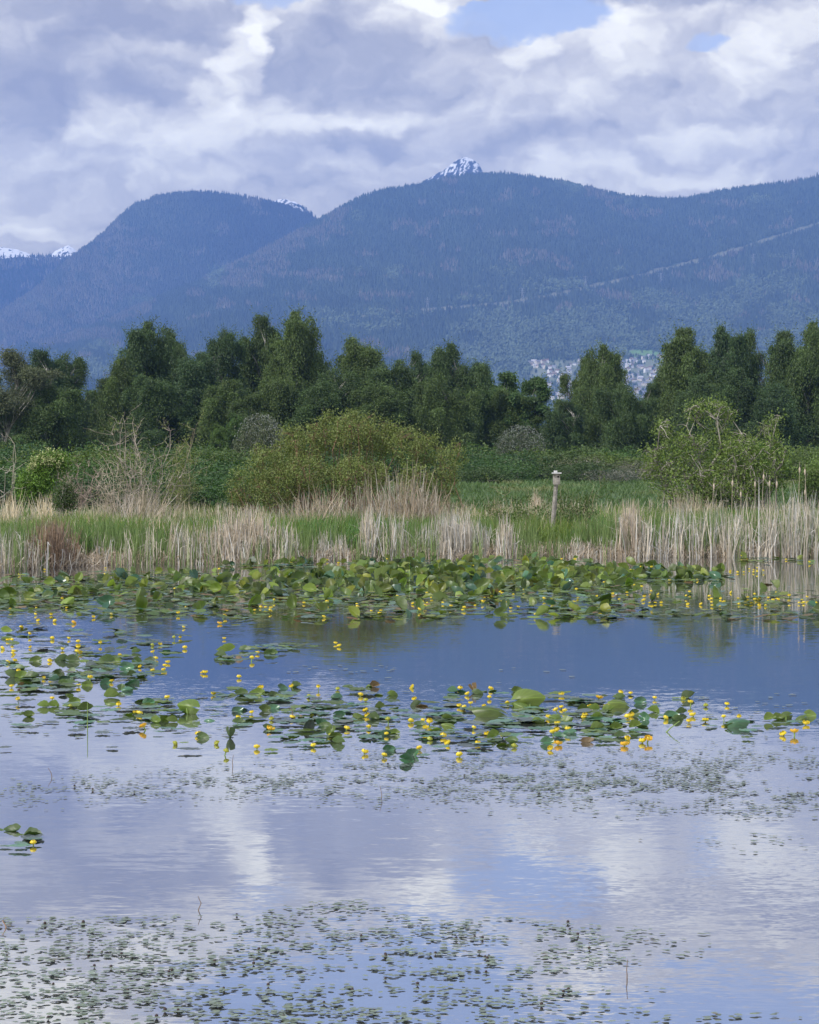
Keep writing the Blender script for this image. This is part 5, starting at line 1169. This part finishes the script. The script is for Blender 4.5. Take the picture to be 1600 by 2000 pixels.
FLW = '''69 1199|100 1199|182 1204|217 1199|75 1211|108 1212|143 1215 o|41 1224|358 1224|57 1237|16 1249|24 1249|102 1246|134 1246|153 1252|196 1254|340 1244 b|352 1244|297 1259 b|312 1257|60 1263|3 1265|122 1267|153 1262|150 1271|158 1274|26 1271|24 1275|234 1279|299 1272|304 1285|29 1289|14 1292|97 1289|328 1292|322 1299|320 1307|274 1301|299 1309|36 1309|86 1323|176 1322|218 1329|23 1339|99 1333|154 1338|209 1316 b|35 1364|102 1363|137 1379 b|232 1374|327 1361|264 1390|272 1392|281 1416 o|388 1432|340 1451 b|396 1312|361 1264
438 1202|429 1216 o|632 1204|438 1246|503 1274|492 1284|655 1255|663 1260|401 1312|467 1321|570 1339|622 1340|660 1345 b|704 1356|417 1354|510 1342|492 1390|604 1359 b|465 1400|570 1400|611 1396 b|715 1386|719 1396|531 1403 b|527 1422 o|677 1421|720 1419|758 1404 b|755 1432|646 1436 b|613 1455|502 1458|712 1467|750 1474|441 1466 b|425 1450 b|715 1367 b
1172 1199|807 1340|899 1343|958 1344|914 1354|956 1361|810 1364|919 1372|897 1377|907 1381|946 1378|991 1372|1097 1355|1170 1361 o|1087 1385|1097 1380|1104 1387|1072 1399|1154 1379|1185 1379|1140 1401|1143 1396|826 1406|839 1407|802 1407|925 1420|1089 1412|1088 1425|1080 1428|1109 1423|952 1432|982 1437|865 1435|876 1449|933 1450|1004 1456 b|820 1460|839 1442 b|1090 1450 o|1076 1460|898 1473|1040 1402 b|832 1420
1212 1351|1232 1353|1279 1362|1349 1370|1420 1374|1235 1395|1226 1398|1299 1401|1354 1395|1346 1407|1378 1405|1414 1399|1444 1398|1574 1411|1531 1432|1552 1427 o|1224 1440|1220 1452 o|1255 1446|1266 1441 o|1379 1377 b|1335 1363 b
87 1112|37 1122|206 1109|240 1112|204 1121|342 1150|121 1168|20 1189|71 1187|131 1186|287 1189|327 1184|302 1191|348 1196|363 1186
428 1111|556 1099|569 1099|639 1093|661 1099|756 1091|764 1100|773 1094|745 1099|503 1149|535 1171|498 1191|509 1185|529 1186|527 1191|519 1186|594 1177|776 1164|697 1180|698 1184|725 1193|744 1192|741 1197|639 1174|443 1192
806 1097|849 1154|834 1157|843 1167|864 1162|807 1178|826 1175|835 1177|823 1183|830 1182|818 1189|865 1177|881 1183|907 1186|904 1191|941 1167|946 1167|942 1174|928 1182|961 1164|978 1155|981 1158|989 1159|1003 1161|1023 1152|981 1175|987 1176|998 1187|1012 1185|1046 1199|1062 1168|1077 1171|1105 1177|1121 1174|1129 1172|1127 1184|1129 1162|1137 1152|1125 1149|1179 1136|1166 1182|1186 1182|1197 1159|1097 1091|1122 1091|1166 1164|1079 1184|925 1104
1209 1103|1251 1106|1272 1106|1231 1112|1449 1085|1460 1092|1536 1092|1581 1097|1400 1115|1372 1119|1427 1115|1441 1117|1453 1117|1464 1111|1472 1113|1472 1117|1479 1109|1479 1116|1491 1114|1308 1133|1339 1132|1362 1132|1238 1141|1252 1144|1225 1157|1210 1170|1232 1179|1259 1164|1257 1172|1271 1162|1272 1154|1269 1177|1280 1177|1274 1184|1292 1176|1286 1160|1347 1155|1341 1163|1344 1179|1370 1179|1386 1164|1390 1169|1391 1182|1407 1160|1408 1168|1407 1184|1415 1175|1429 1156|1442 1168|1444 1179|1457 1175|1467 1177|1461 1166|1475 1170|1483 1171|1483 1166|1483 1181|1496 1182|1474 1160|1510 1171|1520 1170|1517 1157|1542 1162|1542 1183|1561 1177|1567 1171|1570 1176|1576 1165|1595 1177|1592 1182|1501 1167
65 1645'''
FN = {(655, 1255): 'left yellow flower of the pair alone in open water', (663, 1260): 'right yellow flower of the pair alone in open water', (65, 1645): 'yellow flower of the isolated patch at lower left',
      (898, 1473): 'big yellow flower lowest below the giant leaves', (1531, 1432): 'yellow flower on a bent stem near right edge', (467, 1321): 'open yellow flower alone right of crowded left patch',
      (1420, 1374): 'lone yellow flower above the sparse right patch', (182, 1204): 'round yellow flower mirrored below far bed at left', (632, 1204): 'yellow flower below the bed before brown reflection', (1172, 1199): 'yellow flower alone below the bed at right',
      (622, 1340): 'ragged yellow flower standing above the central patch', (1574, 1411): 'yellow flower before the big leaf at right edge'}
g = np.random.default_rng(91); byr = {}; byb = {}
for line in FLW.split('\n'):
    for it in line.split('|'):
        a = it.split(); X, Y = float(a[0]), float(a[1]); k = a[2] if len(a) > 2 else 'f'
        s_ = g.uniform(.050, .074) if k == 'f' else (.060 if k == 'b' else .075)
        if Y < 1205: s_ *= .95
        ht = .026 if k != 'b' else .02; ht += (.025 if g.random() < .18 and Y < 1600 else 0); lift = 0
        if 1090 < Y < 1150 and X < 1300 and 700 < X: lift = .12
        p = onz(X, Y, ht + lift); nm = 'flower_bud' if k == 'b' else 'water_lily_flower'
        root = empty(nm, (p[0], p[1] - (.15 if lift else 0), p[2] - s_ * .28), g.uniform(0, 6.28)); root.rotation_euler = (g.normal(0, .28), g.normal(0, .28), g.uniform(0, 6.28)); root.scale = (s_, s_, s_)
        me = BUD if k == 'b' else (OLD if k == 'o' else PET[int(g.integers(0, 5))])
        for nm2, m2 in (('petals', me), ('disc', DISC), ('stem', STEM)):
            if nm2 == 'disc' and k == 'b': continue
            o = bpy.data.objects.new(nm2, m2); COL.objects.link(o); o.parent = root
        cat = 'bud' if k == 'b' else 'flower'; tag(root, None, cat, 'green lily buds' if k == 'b' else 'yellow water lily flowers')
        if (X, Y) in FN: root['label'] = FN[(X, Y)]; root.pop('group', None); continue
        (byb if k == 'b' else byr).setdefault((region(X, Y), 'withered flower' if k == 'o' else 'yellow flower'), []).append((root, X, Y))
for (reg, wh), arr in byr.items(): name_all(arr, wh, reg)
for (reg, wh), arr in byb.items(): name_all(arr, 'green bud', reg)

# ------------------------------------------------------------------ small floating leaves (pondweed), twigs
MPW = [leafm('pondweed_leaf', (.110, .140, .095), .40, .0, (.10, .07, .045)), leafm('pondweed_leaf_olive', (.085, .110, .060), .45, .0, (.09, .05, .04))]
def small(seed):
    g = np.random.default_rng(seed); k = 12; a_ = np.arange(k) * 2 * math.pi / k; r_ = 1 + g.normal(0, .05, k)
    V0 = np.stack([.5 * np.cos(a_) * r_, .33 * np.sin(a_) * r_, .008 * np.cos(2 * a_ + seed)], 1); V1 = V0 * [.5, .5, 1] + [0, 0, .006]
    Vv = np.concatenate([V0, V1, [[0, 0, .0]]]); q = np.array([[i, (i + 1) % k, k + (i + 1) % k, k + i] for i in range(k)]); tr = np.array([[k + i, k + (i + 1) % k, 2 * k] for i in range(k)])
    return Vv, q, tr
SM = [small(i) for i in range(4)]; SMM = []
for i in range(4):
    A = Acc(); A.add(*SM[i], tint=(1, 1, 1)); SMM.append(A.build('pondweed_leaf', MPW[i % 2], smooth=True, link=False))
gp = np.random.default_rng(95); leafp = []
def wdens(X, Y):
    n1 = fbm(X / 60, Y / 9, 4, 131); n2 = fbm(X / 14, Y / 3.2, 2, 132)
    top = np.interp(X, [0, 250, 500, 560, 700, 800, 900, 1000, 1100, 1400, 1600], [1792, 1788, 1786, 1764, 1756, 1790, 1795, 1790, 1802, 1815, 1900])
    m_ = (Y > top) & (Y < np.interp(X, [0, 400, 900, 1150, 1400, 1600], [2020, 2020, 1925, 1890, 1862, 1860]))
    band = np.where(m_, 1.0, 0) * np.interp(X, [0, 600, 950, 1150, 1300, 1450], [1, 1, 1, .75, .25, .0])
    gap = np.exp(-((Y - (1915 + (X - 500) * .00)) / 10) ** 2) * np.where(X > 330, 1, .4); band = band * (1 - .9 * gap)
    low = ((Y > 1925) & (X < 1300)) * np.interp(X, [0, 800, 1150, 1300], [.9, .8, .4, .05]); low2 = ((Y > 1978) & (Y < 2003) & (X > 900)) * .25
    mid = np.exp(-((Y - np.interp(X, [0, 300, 500, 900, 1600], [1545, 1535, 1520, 1510, 1525])) / np.interp(X, [0, 400, 700, 1200, 1600], [18, 22, 34, 44, 55])) ** 2) * np.interp(X, [0, 100, 400, 700, 1600], [.35, .5, .85, 1, 1])
    right = np.exp(-((X - 1480) / 110) ** 2 - ((Y - 1645) / 13) ** 2) * .8
    return np.clip(np.maximum(np.maximum(band, low), np.maximum(low2, right)), 0, 1), mid, n1, n2
X = gp.uniform(-40, 1640, 26000); Y = gp.uniform(1600, 2015, 26000); b_, _, n1, n2 = wdens(X, Y)
k_ = (gp.random(26000) < b_ * .75) & (n1 + .8 * n2 > .93); PX, PY = X[k_], Y[k_]
X = gp.uniform(-40, 1640, 34000); Y = gp.uniform(1430, 1600, 34000); _, md, n1, n2 = wdens(X, Y)
k_ = (gp.random(34000) < md * .85) & (n1 + .5 * n2 > .73); MX, MY = X[k_], Y[k_]
A = Acc(); own = []
sizes = gp.uniform(.024, .052, len(PX)); order = np.argsort(-(sizes * (PY - HZ) * ((PX > 0) & (PX < 1600) & (PY < 1998))))
for r_, j in enumerate(order):
    p = onz(PX[j], PY[j], .006 + gp.uniform(0, .008)); i = int(gp.integers(0, 4)); yaw = gp.uniform(0, 6.28); s_ = sizes[j]
    if r_ < 295:
        o = bpy.data.objects.new('pondweed_leaf', SMM[i]); COL.objects.link(o); o.location = p; o.rotation_euler = (0, 0, yaw); o.scale = (s_,) * 3; tag(o, None, 'floating leaf', 'small oval leaves floating nearest'); own.append((o, PX[j], PY[j]))
    else:
        c_, n_ = math.cos(yaw), math.sin(yaw); Vv, q, tr = SM[i]; A.add((Vv * s_) @ np.array([[c_, n_, 0], [-n_, c_, 0], [0, 0, 1]]) + p, q, tr, tint=float(gp.uniform(.7, 1.3)))
for x_, y_ in zip(MX, MY):
    p = onz(x_, y_, .006 + gp.uniform(0, .008)); yaw = gp.uniform(0, 6.28); s_ = gp.uniform(.024, .052); c_, n_ = math.cos(yaw), math.sin(yaw); Vv, q, tr = SM[int(gp.integers(0, 4))]
    A.add((Vv * s_) @ np.array([[c_, n_, 0], [-n_, c_, 0], [0, 0, 1]]) + p, q, tr, tint=float(gp.uniform(.6, 1.2)))
# far specks between the beds
X = gp.uniform(-20, 1640, 9000); Y = gp.uniform(1135, 1440, 9000)
k_ = gp.random(9000) < np.clip(.75 * ((Y < 1200) & (bed_density(X, Y) < .7)) + .7 * np.exp(-((Y - 1200) / 9) ** 2) + .45 * np.exp(-((X - 120) / 200) ** 2 - ((Y - 1250) / 50) ** 2) + .5 * np.exp(-((X - 760) / 220) ** 2 - ((Y - 1308) / 7) ** 2) + .3 * np.exp(-((Y - 1400) / 40) ** 2), 0, .8) * (fbm(X / 50, Y / 6, 3, 77) > .48)
for x_, y_ in zip(X[k_], Y[k_]):
    p = onz(x_, y_, .01); yaw = gp.uniform(0, 6.28); s_ = gp.uniform(.05, .11); c_, n_ = math.cos(yaw), math.sin(yaw); Vv, q, tr = SM[int(gp.integers(0, 4))]
    A.add((Vv * s_) @ np.array([[c_, n_, 0], [-n_, c_, 0], [0, 0, 1]]) + p, q, tr, tint=float(gp.uniform(.6, 1.2)))
tag(A.build('pondweed', MPW[0], smooth=True), 'countless tiny oval leaves floating in loose bands', 'pondweed', kind='stuff')
cols = {}
for o, x_, y_ in own: cols.setdefault(int(min(7, x_ // 200)), []).append((o, x_, y_))
nmc = ['far left', 'left', 'centre left', 'left of centre', 'right of centre', 'centre right', 'right', 'far right']
for k, arr in cols.items(): name_all(arr, 'oval leaf', nmc[k] + ' near weeds')
# dark buds standing among the small leaves
M_DK = plain('dark_bud', (.05, .035, .035), .8); A = Acc(); A.add(*tubes(np.array([[(0, 0, -.6), (0, 0, 0), (0, 0, .15), (0, 0, .45), (0, 0, .65)]]), np.array([[.07, .08, .30, .34, .06]]), 7)); DB = A.build('weed_bud', M_DK, smooth=True, link=False)
its = {}
for j in range(66):
    k = int(gp.integers(0, len(PX))) if j < 55 else int(gp.integers(0, len(MX))); X, Y = (PX[k], PY[k]) if j < 55 else (MX[k], MY[k])
    if not (5 < X < 1595 and Y < 1995): continue
    p = onz(X, Y, .004); o = bpy.data.objects.new('weed_bud', DB); COL.objects.link(o); s_ = gp.uniform(.018, .028); o.location = p; o.scale = (s_,) * 3; o.rotation_euler = (gp.normal(0, .2), gp.normal(0, .2), 0)
    tag(o, None, 'bud', 'dark buds poking above the pondweed'); its.setdefault('near weed band' if j < 55 else 'distant fine weed band', []).append((o, X, Y))
for reg, arr in its.items():
    for h, nm in ((0, 'left half of '), (1, 'right half of ')): name_all([q for q in arr if (q[1] >= 800) == bool(h)], 'dark bud', nm + reg)
def twig(pts, r, label, mat=M_TWIG, tint=(.5, .42, .38), name='twig', w3=None):
    P_ = np.array(pts, float); base = P_[0].copy(); A = Acc(); Vv, q = tubes((P_ - base)[None], (np.linspace(1, .5, len(P_)) * r)[None], 6); A.add(Vv, q, tint=tint); o = A.build(name, mat, smooth=True); o.location = base; return tag(o, label, 'twig')
def pp(X, Yb, dX, up): b = onz(X, Yb); m1 = ppm(b[1]); return b + np.array([dX / m1, 0, up / m1])
twig([pp(388, 1778, 0, -6), pp(388, 1778, 0, 2), pp(388, 1778, 5, 14), pp(388, 1778, 2, 20), pp(388, 1778, -1, 28)], .004, 'crooked dark twig sticking out of water left of centre')
twig([pp(5, 1812, 8, -5), pp(5, 1812, 6, 4), pp(5, 1812, 0, 14), pp(5, 1812, 6, 20)], .004, 'brown twig at the left edge above the weed', tint=(.9, .6, .4))
twig([pp(1225, 1912, 0, -3), pp(1225, 1912, 0, 8), pp(1225, 1912, -1, 18), pp(1225, 1912, 1, 38)], .004, 'thin upright twig low at right of the near weed')
twig([pp(745, 1560, 0, -3), pp(745, 1560, 1, 8), pp(745, 1560, -3, 26)], .004, 'short thin twig right of the central weed band')
twig([pp(98, 1518, 4, -3), pp(98, 1518, 2, 8), pp(98, 1518, -4, 18)], .004, 'tiny forked twig at left of distant weed')
twig([pp(455, 1498, 0, -4), pp(455, 1498, -1, 10), pp(455, 1498, 1, 24)], .004, 'small thin twig below the spiky dark leaf')
twig([pp(171, 1425, 0, -8), pp(171, 1425, 0, 18), pp(171, 1425, 0, 54)], .006, 'straight green stem rising above pale water at left', mat=stalkm)
twig([pp(572, 1398, 0, -2), pp(572, 1398, -1, 8), pp(572, 1398, -3, 14), pp(572, 1398, -8, 10 + 6)], .006, 'dark hooked stalk above a flower in central patch')
twig([pp(1300, 1430, 0, -2), pp(1300, 1430, 10, 8), pp(1300, 1430, 28, 22)], .008, 'pale green stem slanting from water at right', mat=stalkm)
twig([pp(1345, 1365, -32, 2), pp(1345, 1365, -16, 2), pp(1345, 1365, 0, 3)], .006, 'thin green stem lying beside the crumpled dark leaf', mat=stalkm)
twig([pp(338, 1100, 0, -1), pp(338, 1100, -14, 16), pp(338, 1100, -45, 40)], .012, 'fallen pale stalk slanting over bank edge at left', mat=M_STRAW, tint=(1.2, 1.15, .95))

# ------------------------------------------------------------------ the air between the pond and the mountains
def haze_box(x0, x1, y0, y1, z0, z1, density, color):
    Vv = [(x0, y0, z0), (x1, y0, z0), (x1, y1, z0), (x0, y1, z0), (x0, y0, z1), (x1, y0, z1), (x1, y1, z1), (x0, y1, z1)]
    o = mk('haze', Vv, np.array([[0, 3, 2, 1], [4, 5, 6, 7], [0, 1, 5, 4], [1, 2, 6, 5], [2, 3, 7, 6], [3, 0, 4, 7]]))
    m_, t = material('haze'); pv = t.n('ShaderNodeVolumePrincipled')
    pv.inputs['Color'].default_value = rgb(color); pv.inputs['Density'].default_value = density; pv.inputs['Anisotropy'].default_value = 0.0
    t.t.links.new(pv.outputs[0], t.n('ShaderNodeOutputMaterial').inputs['Volume'])
    o.data.materials.append(m_); tag(o, 'thin blue haze lying between the pond and the mountains', 'haze', kind='stuff')
haze_box(-4300, 4300, -300, 10750, -3, 1340, HAZE_DENSITY, HAZE_COLOR)
